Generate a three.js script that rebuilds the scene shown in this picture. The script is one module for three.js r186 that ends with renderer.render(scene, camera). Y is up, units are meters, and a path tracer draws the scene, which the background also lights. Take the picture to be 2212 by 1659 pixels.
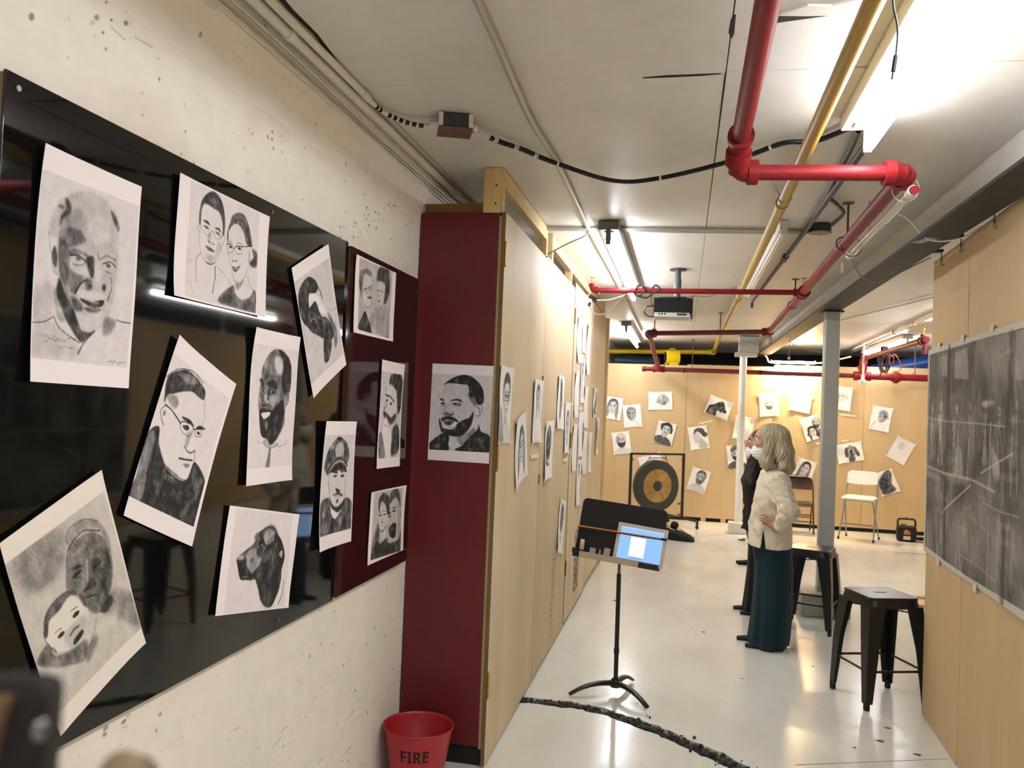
import * as THREE from 'three';
import { RoundedBoxGeometry } from 'three/addons/geometries/RoundedBoxGeometry.js';
import { mergeGeometries, mergeVertices, toCreasedNormals } from 'three/addons/utils/BufferGeometryUtils.js';
import { MarchingCubes } from 'three/addons/objects/MarchingCubes.js';
import { RectAreaLightUniformsLib } from 'three/addons/lights/RectAreaLightUniformsLib.js';

// ---------- camera, exposure, renderer (the lamps that light the room are built further down with their fittings)
const scene = new THREE.Scene();
scene.background = new THREE.Color(0x000000);
const camera = new THREE.PerspectiveCamera(49.482, 2212 / 1659, 0.02, 60);
camera.position.set(0, 1.575, 0);
camera.rotation.set(0.025155, 0.203415, 0.040145, 'YXZ');
camera.focus = 2.7;
camera.userData.fStop = 9.5;
scene.add(camera);
const renderer = new THREE.WebGLRenderer({ antialias: true });
renderer.toneMapping = THREE.LinearToneMapping;
renderer.toneMappingExposure = 2.2;
renderer.shadowMap.enabled = true;
RectAreaLightUniformsLib.init();
const COOL = 0xf6f8ff, TUBE_GLOW = 24, TUBE_LIGHT = 16;   // strip lights: glow of the tube and the light it sends down

// ---------- helpers
const V = (x, y, z) => new THREE.Vector3(x, y, z);
const used = {};
function numbered(n) { const k = used[n] = (used[n] ?? -1) + 1; return k ? n + '_' + String(k).padStart(3, '0') : n; }
function tag(o, label, category, group) { o.userData = { label, category }; if (group) o.userData.group = group; return o; }
function thing(name, label, category, [x, y, z] = [0, 0, 0], turn = 0, group) {
  const o = new THREE.Group(); o.name = numbered(name); o.position.set(x, y, z); o.rotation.y = turn; scene.add(o);
  return tag(o, label, category, group);
}
function part(name, geo, mat, parent, pos, rot, label) {
  const m = new THREE.Mesh(geo, mat); m.name = parent === scene ? numbered(name) : name;
  if (pos) m.position.set(...pos); if (rot) m.rotation.set(...rot); if (label) m.userData.label = label;
  parent.add(m); return m;
}
function struct(name, geo, mat, pos, rot) { const m = part(name, geo, mat, scene, pos, rot); m.userData.kind = 'structure'; return m; }
const mat = (color, roughness = 0.6, o = {}) => new THREE.MeshPhysicalMaterial({ color, roughness, metalness: 0, ...o });
const lin = (r, g, b) => new THREE.Color().setRGB(r, g, b);
function boxUV(geo, swap) {       // uv in metres, taken from the face each vertex belongs to
  const p = geo.attributes.position, n = geo.attributes.normal, uv = new Float32Array(p.count * 2);
  for (let i = 0; i < p.count; i++) {
    const ax = Math.abs(n.getX(i)), ay = Math.abs(n.getY(i)), az = Math.abs(n.getZ(i));
    let u, v;
    if (ax >= ay && ax >= az) [u, v] = [p.getZ(i), p.getY(i)]; else if (ay >= az) [u, v] = [p.getX(i), p.getZ(i)]; else [u, v] = [p.getX(i), p.getY(i)];
    if (swap) [u, v] = [v, u];
    uv[2 * i] = u; uv[2 * i + 1] = v;
  }
  geo.setAttribute('uv', new THREE.BufferAttribute(uv, 2));
  return geo;
}
const box = (w, h, d, r = 0.003, swap) => boxUV(r > 0 ? new RoundedBoxGeometry(w, h, d, 1, Math.min(r, w / 2.1, h / 2.1, d / 2.1)) : new THREE.BoxGeometry(w, h, d), swap);
const move = (g, x, y, z) => g.translate(x, y, z);
function rod(a, b, r, r2 = r, seg = 14) {          // a round bar from a to b
  const A = V(...a), B = V(...b), g = new THREE.CylinderGeometry(r2, r, A.distanceTo(B), seg);
  g.applyQuaternion(new THREE.Quaternion().setFromUnitVectors(V(0, 1, 0), B.clone().sub(A).normalize()));
  return g.translate((A.x + B.x) / 2, (A.y + B.y) / 2, (A.z + B.z) / 2);
}
function bar(a, b, w, h, r = 0.002) {              // a flat bar from a to b, w across, h high
  const A = V(...a), B = V(...b), g = box(w, h, A.distanceTo(B), r);
  g.applyMatrix4(new THREE.Matrix4().lookAt(B, A, V(0, 1, 0.001)));
  return g.translate((A.x + B.x) / 2, (A.y + B.y) / 2, (A.z + B.z) / 2);
}
const merged = (list) => mergeGeometries(list.map((g) => { const q = g.index ? g.toNonIndexed() : g; for (const k of Object.keys(q.attributes)) if (!['position', 'normal', 'uv'].includes(k)) q.deleteAttribute(k); return q; }));
const curve = (pts, tension = 0.5) => new THREE.CatmullRomCurve3(pts.map((p) => V(...p)), false, 'catmullrom', tension);
const tube = (pts, r, seg = 60, sides = 8, tension) => new THREE.TubeGeometry(curve(pts, tension), seg, r, sides);
const lathe = (pts, seg = 32) => new THREE.LatheGeometry(pts.map(([x, y]) => new THREE.Vector2(x, y)), seg);

// ---------- procedural textures
const rndA = mulberry(11);
const GR = Float32Array.from({ length: 512 }, () => rndA() * 6.2832), GX = GR.map(Math.cos), GY = GR.map(Math.sin), PM = Uint16Array.from({ length: 1024 }, () => (rndA() * 512) | 0);
function tiled(x, y, nx, ny, salt = 0) {           // gradient noise that repeats every nx, ny cells
  const xi = Math.floor(x), yi = Math.floor(y), fx = x - xi, fy = y - yi, x0 = ((xi % nx) + nx) % nx, y0 = ((yi % ny) + ny) % ny, x1 = (x0 + 1) % nx, y1 = (y0 + 1) % ny;
  const h = (a, b) => PM[(PM[(a + salt) & 1023] + b * 3) & 1023], u = fx * fx * fx * (fx * (fx * 6 - 15) + 10), v = fy * fy * fy * (fy * (fy * 6 - 15) + 10);
  const a = h(x0, y0), b = h(x1, y0), c = h(x0, y1), d = h(x1, y1);
  const p = GX[a] * fx + GY[a] * fy, q = GX[b] * (fx - 1) + GY[b] * fy, r = GX[c] * fx + GY[c] * (fy - 1), s = GX[d] * (fx - 1) + GY[d] * (fy - 1);
  return ((p + (q - p) * u) * (1 - v) + (r + (s - r) * u) * v) * 1.5;
}
// layered noise over the unit square, nx by ny cells across, tiling at its edges
const tile = (nx, ny, o = 4, salt = 0) => (x, y) => { let s = 0, a = 0.5, f = 1; for (let i = 0; i < o; i++, a *= 0.5, f *= 2) s += a * tiled(x * nx * f, y * ny * f, nx * f, ny * f, salt + i * 37); return s; };
const fbm = (x, y, o = 4) => { let s = 0, a = 0.5, f = 1; for (let i = 0; i < o; i++, a *= 0.5, f *= 2) s += a * tiled(x * f, y * f, 997, 991, i * 53); return s; };
function texture(W, H, f, srgb = true, paint) {    // f(x, y) in 0..1 gives [r, g, b] or one value, 0..255; paint draws on top
  const c = document.createElement('canvas'); c.width = W; c.height = H;
  const g = c.getContext('2d'), im = g.createImageData(W, H), d = im.data;
  for (let y = 0; y < H; y++) for (let x = 0; x < W; x++) {
    const v = f(x / W, y / H), i = (y * W + x) * 4;
    if (v.length) { d[i] = v[0]; d[i + 1] = v[1]; d[i + 2] = v[2]; } else d[i] = d[i + 1] = d[i + 2] = v;
    d[i + 3] = 255;
  }
  g.putImageData(im, 0, 0); if (paint) paint(g, W, H);
  const t = new THREE.CanvasTexture(c); finish(t, srgb); return t;
}
function finish(t, srgb) {
  t.wrapS = t.wrapT = THREE.RepeatWrapping; t.magFilter = THREE.LinearFilter; t.minFilter = THREE.LinearMipmapLinearFilter; t.generateMipmaps = true;
  if (srgb) t.colorSpace = THREE.SRGBColorSpace; t.needsUpdate = true;
}
const metres = (t, w, h = w) => { t.repeat.set(1 / w, 1 / h); return t; };
// ---------- charcoal drawings: a small language of blurred patches (B), sharp patches (P), strokes (S), ovals (E), scribble (Q), lettering (T)
function mulberry(a) { return () => { a = (a + 0x6d2b79f5) | 0; let t = Math.imul(a ^ (a >>> 15), 1 | a); t = (t + Math.imul(t ^ (t >>> 7), 61 | t)) ^ t; return ((t ^ (t >>> 14)) >>> 0) / 4294967296; }; }
function smoothPath(g, p, closed) {
  const n = p.length, at = (i) => (closed ? p[(i + n) % n] : p[Math.max(0, Math.min(n - 1, i))]), k = 0.15;
  g.moveTo(...p[0]);
  for (let i = 0; i < (closed ? n : n - 1); i++) {
    const [a, b, c, d] = [at(i - 1), at(i), at(i + 1), at(i + 2)];
    g.bezierCurveTo(b[0] + (c[0] - a[0]) * k, b[1] + (c[1] - a[1]) * k, c[0] - (d[0] - b[0]) * k, c[1] - (d[1] - b[1]) * k, ...c);
  }
  if (closed) g.closePath();
}
function drawSheet(ops, wide, px, seed = 1, paper = [236, 231, 231], grain = 0.5, ink = [12, 12, 12]) {
  const [UW, UH] = wide, W = px, H = Math.round(px * UH / UW), k = W / UW, rnd = mulberry(seed * 7919 + 3);
  const c = document.createElement('canvas'); c.width = W; c.height = H;
  const g = c.getContext('2d');
  let clipped = false; g.fillStyle = '#fff'; g.fillRect(0, 0, W, H); g.lineCap = g.lineJoin = 'round';
  for (const line of ops.split('\n')) {
    const p = line.trim().split(/\s+/), op = p[0], d = +p[1], b = +p[2] * k;
    if (!op) continue;
    const pts = p.slice(3).filter((s) => s.includes(',')).map((s) => s.split(',').map((v) => +v * k));
    const tone = d > 0 ? `rgba(0,0,0,${d})` : `rgba(255,255,255,${-d})`;
    g.fillStyle = g.strokeStyle = tone;
    g.filter = op === 'B' || op === 'E' ? `blur(${Math.max(0.4, b * 0.55).toFixed(2)}px)` : op === 'S' ? `blur(${Math.max(0.25, b * 0.16).toFixed(2)}px)` : 'none';
    g.beginPath();
    if (op === 'P') { pts.forEach((q, i) => (i ? g.lineTo(...q) : g.moveTo(...q))); g.closePath(); g.fill(); if (!clipped) g.clip(); clipped = true; }
    if (op === 'B') { smoothPath(g, pts, true); g.fill(); }
    if (op === 'E') { g.ellipse(pts[0][0], pts[0][1], Math.max(0.5, pts[1][0]), Math.max(0.5, pts[1][1]), 0, 0, 7); g.fill(); }
    if (op === 'S') { g.lineWidth = Math.max(0.5, b); smoothPath(g, pts, false); g.stroke(); }
    if (op === 'Q') {
      g.lineWidth = Math.max(0.5, b); const [a, e] = pts, n = 16; g.moveTo(...a);
      for (let i = 1; i <= n; i++) g.lineTo(a[0] + (e[0] - a[0]) * i / n, a[1] + (e[1] - a[1]) * i / n + (rnd() - 0.5) * 26 * k);
      g.stroke();
    }
    if (op === 'T') { g.font = `italic ${Math.round(b)}px serif`; g.fillText(p.slice(4).join(' '), ...pts[0]); }
  }
  g.filter = 'none';
  const im = g.getImageData(0, 0, W, H), a = im.data, s = [];
  for (let i = 0; i < 4096; i++) s.push(rnd());
  const tooth = (x, y) => s[(x * 71 + y * 913 + ((x * y) >> 3)) & 4095] * 0.55 + s[((x >> 1) * 37 + (y >> 1) * 517) & 4095] * 0.45;
  for (let y = 0; y < H; y++) for (let x = 0; x < W; x++) {
    const i = (y * W + x) * 4; let d = 1 - a[i] / 255; if (d > 0.04) d *= 0.95 + 0.55 * fbm(x / W * 11 + seed, y / W * 8, 4) + 0.25 * fbm(x / W * 60 - y / W * 30, y / W * 14 + seed, 2);
    d = Math.min(0.93, Math.max(0, d * (1 + grain * (tooth(x, y) - 0.5) * 2 * (1.15 - d))));
    for (let q = 0; q < 3; q++) a[i + q] = paper[q] * (1 - d) + ink[q] * d;
    a[i + 3] = 255;
  }
  g.putImageData(im, 0, 0);
  return c;
}
// one head in pencil, in units of a sheet 1000 wide: o = {x, y, s, turn, tilt, hair, tone, beard, glasses, cap, smile, body, hairTone}
function head(o) {
  const out = [], { x, y, s } = o, t = o.turn || 0, ti = (o.tilt || 0) * Math.PI / 180, co = Math.cos(ti), si = Math.sin(ti), N = o.nx || 1;
  const P = (u, v) => { const X = u * s * N, Y = v * s; return `${Math.round(x + X * co - Y * si)},${Math.round(y + X * si + Y * co)}`; };
  const op = (kind, d, b, ...uv) => { let l = `${kind} ${d} ${Math.max(1, Math.round(b * s))}`; for (let i = 0; i < uv.length; i += 2) l += ' ' + P(uv[i], uv[i + 1]); out.push(l); };
  const E = (d, b, u, v, ru, rv) => out.push(`E ${d} ${Math.max(1, Math.round(b * s))} ${P(u, v)} ${Math.max(1, Math.round(ru * s * N))},${Math.max(1, Math.round(rv * s))}`);
  const h = o.hairTone ?? 0.75, f = o.tone ?? 0.1, sh = t * 0.28, lit = t >= 0 ? 1 : -1;
  if (o.body) { op('B', o.body, 0.08, -1.5, 2.6, -1.35, 1.75, -0.45, 1.2, 0, 1.45, 0.45, 1.2, 1.35, 1.75, 1.5, 2.6); op('B', 0.25, 0.1, -0.32, 0.75, 0.32, 0.75, 0.3, 1.3, -0.3, 1.3); }
  else op('S', 0.3, 0.05, -1.3, 2.2, -0.9, 1.5, -0.35, 1.25, -0.33, 0.8), op('S', 0.3, 0.05, 1.3, 2.2, 0.9, 1.5, 0.35, 1.25, 0.33, 0.8);
  if (o.hair === 'long') op('B', h * 0.8, 0.08, -0.55, -1.1, 0, -1.35, 0.6, -1.1, 0.88, -0.2, 0.98, 1, 0.8, 2, 0.5, 1.2, 0.4, 0, -0.4, 0, -0.5, 1.2, -0.85, 1.9, -0.95, 0.8, -0.85, -0.3);
  op('B', -0.97, 0.05, -0.66, -0.7, 0, -1.05, 0.66, -0.7, 0.7, 0.1, 0.5, 0.75, 0, 1.08, -0.5, 0.75, -0.7, 0.1);
  op('B', f, 0.05, -0.66, -0.7, 0, -1.1, 0.66, -0.7, 0.7, 0.1, 0.5, 0.75, 0, 1.08, -0.5, 0.75, -0.7, 0.1);
  op('B', f * 0.8 + 0.12, 0.16, lit * -0.66, -0.6, lit * -0.3, -0.5, lit * -0.3, 0.3, lit * -0.1, 0.9, lit * -0.5, 0.7, lit * -0.7, 0.1);
  if (!o.soft) op('S', 0.4, 0.04, -0.66, -0.3, -0.64, 0.2, -0.42, 0.78, 0, 1.0, 0.42, 0.78, 0.64, 0.2, 0.66, -0.3);
  for (const e of [-1, 1]) {
    const u = e * 0.28 + sh;
    op('S', 0.75, 0.07, u - 0.16, -0.26, u, -0.33, u + 0.16, -0.26); op('S', 0.7, 0.05, u - 0.13, -0.06, u, -0.12, u + 0.13, -0.06);
    E(0.8, 0.03, u + t * 0.03, -0.05, 0.06, 0.055); E(0.25, 0.08, u, -0.08, 0.16, 0.1);
    if (o.glasses) op('S', 0.8, 0.05, u - 0.2, -0.14, u + 0.2, -0.14, u + 0.2, 0.12, u - 0.18, 0.12, u - 0.2, -0.14);
    if (!o.hair || o.hair !== 'long') E(0.35, 0.05, e * 0.7 - sh * 0.3, 0.08, 0.07, 0.17);
  }
  op('S', 0.35, 0.06, sh * 1.2 + 0.05, -0.15, sh * 1.6 + 0.1 * lit, 0.25); E(0.6, 0.04, sh * 1.5 - 0.08, 0.33, 0.07, 0.035); E(0.6, 0.04, sh * 1.5 + 0.08, 0.33, 0.07, 0.035);
  if (o.beard) { op('B', o.beard, 0.07, -0.64, 0.15, -0.45, 0.4, -0.25 + sh, 0.42, 0.25 + sh, 0.42, 0.45, 0.4, 0.64, 0.15, 0.5, 0.85, 0, 1.16, -0.5, 0.85); E(-0.55, 0.05, sh * 1.2, 0.62, 0.18, 0.06); }
  if (o.mustache) op('B', 0.8, 0.04, -0.25 + sh, 0.52, sh, 0.42, 0.25 + sh, 0.52, sh, 0.52);
  if (o.smile) { op('B', 0.65, 0.03, -0.24 + sh, 0.52, sh, 0.58, 0.24 + sh, 0.52, sh, 0.74); E(-0.8, 0.03, sh, 0.6, 0.15, 0.04); } else { op('S', 0.7, 0.05, -0.2 + sh, 0.57, sh, 0.59, 0.2 + sh, 0.56); E(0.25, 0.06, sh, 0.7, 0.12, 0.05); }
  if (o.hair === 'short') op('B', h, 0.05, -0.74, -0.05, -0.78, -0.7, -0.45, -1.2, 0.1, -1.3, 0.6, -1.05, 0.8, -0.55, 0.74, -0.05, 0.62, -0.45, 0.35, -0.75, -0.3, -0.72, -0.62, -0.4);
  if (o.hair === 'long') op('B', h, 0.06, -0.7, 0.3, -0.78, -0.5, -0.4, -1.15, 0.1, -1.28, 0.55, -1.05, 0.8, -0.5, 0.72, 0.3, 0.6, -0.4, 0.15, -0.85, -0.35, -0.6, -0.6, -0.1);
  if (o.hair === 'bald') op('S', 0.3, 0.05, -0.66, -0.4, -0.5, -0.9, 0, -1.1, 0.5, -0.9, 0.66, -0.4), E(-0.3, 0.12, 0.1, -0.75, 0.2, 0.15);
  if (o.hair === 'bun') { op('B', h, 0.05, -0.7, -0.1, -0.72, -0.7, -0.3, -1.2, 0.4, -1.25, 0.85, -0.8, 0.85, -0.1, 0.6, -0.5, 0.2, -0.8, -0.4, -0.65); E(h, 0.08, 0.95, 0.1, 0.28, 0.32); }
  if (o.hair === 'cap') op('B', h, 0.05, -0.85, -0.35, -0.75, -1.0, -0.2, -1.4, 0.4, -1.35, 0.8, -0.9, 0.85, -0.4, 0.3, -0.52, -0.4, -0.48);
  if (o.dark) E(o.dark, 0.2, 0, 0, 0.6, 0.95);
  return out.join('\n');
}
const ART = {
  old_man: `P .1 1 4,169 984,152 966,1392 9,1392
B .13 15 225,319 389,203 609,200 754,309 787,622 766,909 701,1086 536,1171 425,1121 336,976 236,837 198,535
B .24 32 231,380 405,355 433,478 292,554 214,489
B .14 21 111,556 147,382 222,289 389,203 233,401 205,533 168,583
B .6 10 223,299 283,324 282,388 223,435 201,493 201,430 244,366
E .45 7 194,364 25,15
B .55 8 674,267 727,293 781,371 764,404 710,343
B .5 17 204,523 299,479 389,489 447,540 369,589 257,625 203,585
B .45 19 202,575 299,616 310,719 317,926 368,1002 289,931 220,788
S .3 8 111,556 128,654 163,728 199,813
B .75 7 167,635 197,700 195,773 161,749 146,701
S .3 7 152,751 178,807 214,820
B .4 11 301,636 372,612 464,628 494,654 405,644 318,662
S .78 15 311,666 384,656 457,680
E .7 5 390,676 26,13
S .35 10 339,723 413,719 470,686
B .82 10 464,655 530,636 547,725 538,787 500,756 476,701
S .5 8 573,599 588,651
S .55 12 633,666 704,639 761,663
E .7 5 688,670 24,14
S .3 16 606,636 667,601 756,617
S .3 11 663,714 730,724
B .5 16 267,727 321,758 390,787 457,785 421,872 352,921 296,836
E -.35 20 469,756 61,31
E -.3 23 570,445 112,108
E -.3 15 587,761 28,75
B .5 13 461,822 496,794 537,814 536,874 490,882
S .75 15 382,921 419,851 475,809
E .8 6 518,850 24,17
E .65 10 659,832 19,26
S .4 14 716,749 739,812 708,918
B -.4 10 409,901 505,879 664,881 676,921 557,933 443,938
B .85 6 433,945 544,952 660,925 656,965 579,990 485,976
E -.45 5 575,953 50,7
B .5 9 487,1000 635,990 614,1022 513,1026
B -.3 17 401,1039 523,1054 676,1000 670,1101 534,1155 439,1119
B .55 15 347,942 439,970 474,1018 416,1037 369,1012
B .88 11 225,839 289,931 373,1022 422,1100 466,1163 551,1171 604,1150 514,1227 460,1245 355,1155 277,1062 217,948
S .5 9 197,1099 261,1177 453,1254
S .55 13 596,1155 498,1250 446,1329
B .4 19 697,1047 807,1061 773,1144 690,1170
B .3 14 186,948 215,902 251,1040 308,1115 237,1114
S .5 8 10,1165 106,1149 189,1108
S .6 10 814,1047 866,1054 968,1054
B .14 33 -14,981 144,874 187,1090 15,1153
B .1 33 -6,1185 172,1142 440,1266 406,1364 12,1367
T .4 37 38,1248 Tribute to
Q .33 6 118,1269 414,1232
Q .33 6 257,1307 395,1290
Q .3 7 746,1358 950,1360`,
  couple_glasses: `P .08 1 164,9 1355,9 1359,979 167,980
B .75 7 331,362 315,276 339,155 406,76 507,20 603,29 682,87 729,196 733,316 707,374 691,257 634,175 538,163 459,152 384,160 350,227 343,335
B -.25 11 468,89 560,74 595,108 487,118
S .45 5 339,369 344,491 376,583 466,649 542,652 617,613 671,527 717,423
B .75 4 381,300 443,292 492,320 462,319 400,312
B .75 5 568,329 633,313 671,343 619,334
S .8 9 389,350 434,344 469,359
E .85 3 438,354 15,7
S .8 9 587,357 638,363 660,386
E .85 3 615,369 14,7
S .45 4 353,358 391,399 487,412 515,364
S .5 5 512,364 563,370
S .45 5 559,363 595,410 674,398 687,344
B .2 13 477,389 516,397 492,461 461,459
E .6 5 492,466 26,7
E .55 5 555,471 21,7
B .65 4 438,505 497,510 589,527 562,541 485,539 452,523
B .15 13 459,584 565,572 600,608 526,642
S .5 9 465,645 542,652 605,624
B .15 16 630,441 697,462 642,558 585,611
S .4 9 369,584 316,643 315,700 337,843
S .55 13 605,658 619,757 596,895
S .2 4 165,696 316,635
S .3 6 637,652 788,712 887,779
S .25 5 236,834 272,909 307,968
S .4 5 315,317 296,378 321,407
S .5 7 708,339 744,366 726,432
S .15 4 370,878 463,914 554,909
B .64 7 786,409 777,324 820,228 863,148 961,98 1076,98 1167,186 1231,319 1223,362 1130,349 1066,254 973,211 888,221 811,300 803,384
S .5 20 901,183 1037,156 1135,230 1191,327
S -.3 10 954,198 1065,245 1145,319
B .68 13 1243,381 1344,408 1338,534 1242,548 1202,517 1274,458
S .42 6 794,425 816,508 895,642 940,723 1029,737 1111,678 1187,547 1191,410
S .85 8 772,431 848,414 897,445
S .5 5 776,438 799,502 872,481 897,445
S .85 9 911,448 946,413 1045,397 1244,352
S .5 5 1045,397 1055,454 967,481 921,455
E .85 3 846,438 25,11
E .85 3 1004,424 31,11
S .6 7 790,416 837,389 870,407
S .6 7 957,388 990,371 1047,380
S .3 6 896,466 879,540
E .6 4 899,558 15,7
E .6 4 950,549 22,7
B .6 5 891,608 962,604 1026,578 999,626 950,652 915,639
E -.5 3 960,616 41,6
S .5 8 1191,410 1197,472 1174,513
B .35 12 960,746 1029,746 1104,697 1083,749 1001,806
S .3 8 1179,639 1224,723 1328,792
B .56 10 700,958 741,883 929,777 970,841 1097,886 1237,840 1303,766 1347,797 1353,977 984,976
B .3 14 805,874 940,881 896,948 764,948
B .25 15 1083,923 1259,882 1304,949 1123,963`,
  man_tilted: `P .07 1 8,163 962,163 955,1384 -2,1391
B .85 7 79,581 42,480 29,379 106,289 258,208 439,207 587,254 606,335 511,342 417,338 271,399 174,458 96,505
B -.4 13 156,283 307,217 462,228 351,299 220,302
S .7 8 -3,394 131,256 334,181 531,202
B .38 13 78,511 200,467 272,514 235,572 142,553
S .5 10 97,603 65,657 112,719 153,748
E .5 6 119,657 16,23
S .85 14 100,590 206,597 370,647
S .7 10 361,651 393,621 520,597 569,617
S .5 7 362,653 414,701 541,701 572,631
S .8 9 567,621 612,612
S .5 8 593,619 635,664 711,632 692,587
B .88 6 366,586 494,569 573,598 488,601 400,601
B .88 6 605,606 650,560 753,553 650,596
B .92 4 406,654 482,623 510,650 460,673
E .92 4 661,625 26,12
B .25 15 506,676 567,664 559,776 518,804
S .65 12 517,802 562,823 627,820 678,780
S .82 15 485,917 559,902 680,870
B .55 9 556,944 659,914 632,955
S .5 11 171,913 286,1018 493,1060 602,1065 676,1039 718,899 678,780
B .4 19 202,935 335,1034 534,1057 465,1086 279,1043
S .2 13 621,328 678,457 683,556
B .9 5 -4,1389 14,1223 0,879 104,780 174,912 340,1044 545,1079 678,1044 722,871 948,966 954,1133 955,1384 426,1395
B -.38 12 6,1139 14,873 86,855 124,1098 163,1366 14,1375
B -.2 14 725,920 923,986 883,1131 745,1021
S -.3 8 101,872 128,1052 181,1188
S -.22 9 -11,1242 116,1242
T -.55 63 349,1137 NYT
T -.4 59 723,1170 TI`,
  smiling_tie: `P .07 1 5,154 1003,155 990,1387 19,1385
B .55 6 215,507 239,365 340,237 487,174 648,182 801,256 860,392 852,597 779,801 775,950 653,1086 505,1163 409,1102 275,1058 233,897 190,728 205,597
B -.75 18 476,263 589,255 661,361 601,437 492,381
E -.35 20 293,341 51,46
B .25 17 236,425 388,438 570,460 507,494 286,483
B .88 6 533,179 699,210 822,287 860,392 850,586 733,638 644,530 682,401 649,277
B .88 6 192,496 267,504 293,589 244,568
B .9 6 351,523 506,492 567,574 473,580 382,561
B .35 15 385,581 541,586 527,649 394,652
E .9 4 260,611 35,12
E .9 4 467,621 53,12
E -.9 3 447,618 15,7
E -.9 2 241,613 12,8
E -.6 14 337,679 34,38
E -.7 10 381,719 34,16
E .85 8 321,757 64,10
E -.45 14 219,707 20,35
B -.4 18 417,657 577,652 531,762 455,743
B .93 9 224,827 282,788 481,807 548,773 705,691 762,823 751,950 630,1086 504,1157 408,1093 286,1060 239,947
B -.95 4 267,837 443,823 447,856 343,894 283,872
S .6 9 254,817 348,801 459,813
E -.4 14 386,958 34,45
B -.3 8 732,632 853,607 867,715 806,790 751,772
S .8 10 759,658 803,632 840,694 784,750
B -.2 13 758,823 796,844 736,1014 637,1107 689,1013
B .28 7 324,1110 352,1163 487,1198 669,1173 641,1136 506,1171 409,1102
B .5 6 465,1195 500,1196 499,1289 479,1386 391,1383 433,1286
S .15 7 157,1116 328,1140
S .25 9 666,1183 803,1164 856,1112`,
  sideways: `P .13 2 8,158 970,161 981,1391 -5,1373
B .86 8 52,325 166,239 360,209 520,291 569,399 466,436 320,389 270,487 181,617 182,758 65,646 12,512
B -.22 16 185,256 341,260 346,318 194,371
B .8 10 235,475 436,519 497,657 550,747 698,824 796,1060 694,1086 488,994 304,875 178,769 174,637
B -.95 7 305,416 466,436 581,544 506,572 436,519 349,530 265,536
B -.9 7 515,569 609,600 688,729 637,748 565,707 509,664
S .8 21 570,382 616,473 638,553
S -.5 9 595,430 614,495
S -.5 16 448,711 494,742 451,796 400,843
S -.45 15 237,685 342,697 376,769
S -.45 16 542,769 595,863 544,921
E .9 8 434,612 44,42
E .9 8 471,803 37,42
E .85 8 270,742 51,22
S -.3 14 300,883 444,956
B .78 7 515,1002 700,1086 656,1207 539,1301 435,1258
B .5 16 735,764 868,948 897,1085 838,1203 767,1226 788,1082 725,834
S .4 7 764,725 867,779 964,769
S .12 9 147,1147 247,1103`,
  grandpa_baby: `P .16 1 -19,152 979,161 996,1401 3,1382
B .32 62 86,138 460,187 481,392 323,497 107,454 38,292
B .12 58 478,228 834,239 915,221 691,215
B .26 12 519,347 514,279 575,223 714,242 819,305 876,396 905,527 883,656 850,591 848,451 804,371 666,324 565,327
S .6 14 506,373 578,334 694,327 833,411
S .3 6 573,233 712,247 843,334
B .46 14 440,543 493,398 576,344 745,364 843,471 871,697 815,878 699,973 606,976 541,873 423,644
B .42 18 702,556 829,533 866,718 785,884 672,956 642,820
E -.3 19 612,434 55,24
S -.45 14 647,537 607,697
S .5 7 498,379 453,485 411,625
B .75 8 491,519 563,524 614,564 556,552
B .7 9 699,569 783,599 806,651 734,611
E .75 8 536,579 50,13
E .75 8 732,633 46,13
S .35 10 486,581 554,626
B .5 11 643,683 687,767 637,774 585,743
E .8 6 571,739 26,9
S .8 11 555,797 639,833 683,851
S .4 13 745,766 709,861 641,890
B .75 10 703,952 779,928 791,995 716,1034 649,989
B .3 34 777,903 922,979 1010,1132 989,1383 790,1128 686,1027
S .35 8 881,655 862,774 782,882
B -.75 7 141,760 218,670 345,630 448,658 513,742 543,875 514,1006 440,1061 327,1065 186,978 141,868
B .65 9 128,805 176,687 279,633 424,642 518,734 546,865 519,843 486,737 413,687 297,725 203,738 153,824
S .5 7 134,777 130,860 184,986
B .18 24 293,916 504,908 509,1014 411,1064 304,1047
E .95 4 264,897 34,17
E .95 4 432,850 34,18
S .45 9 219,847 283,854
S .45 10 399,798 459,805
S .62 16 338,957 383,942 427,946
B .78 5 350,1013 442,993 451,1025 357,1052
S .4 7 139,932 171,932 186,976
B .5 15 13,935 133,874 169,997 327,1065 463,1088 428,1180 376,1215 149,1082
B .3 25 415,1171 546,1109 561,1178 424,1259
E -.3 26 698,1115 114,64
S .25 8 600,1004 551,1089 474,1166`,
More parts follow.
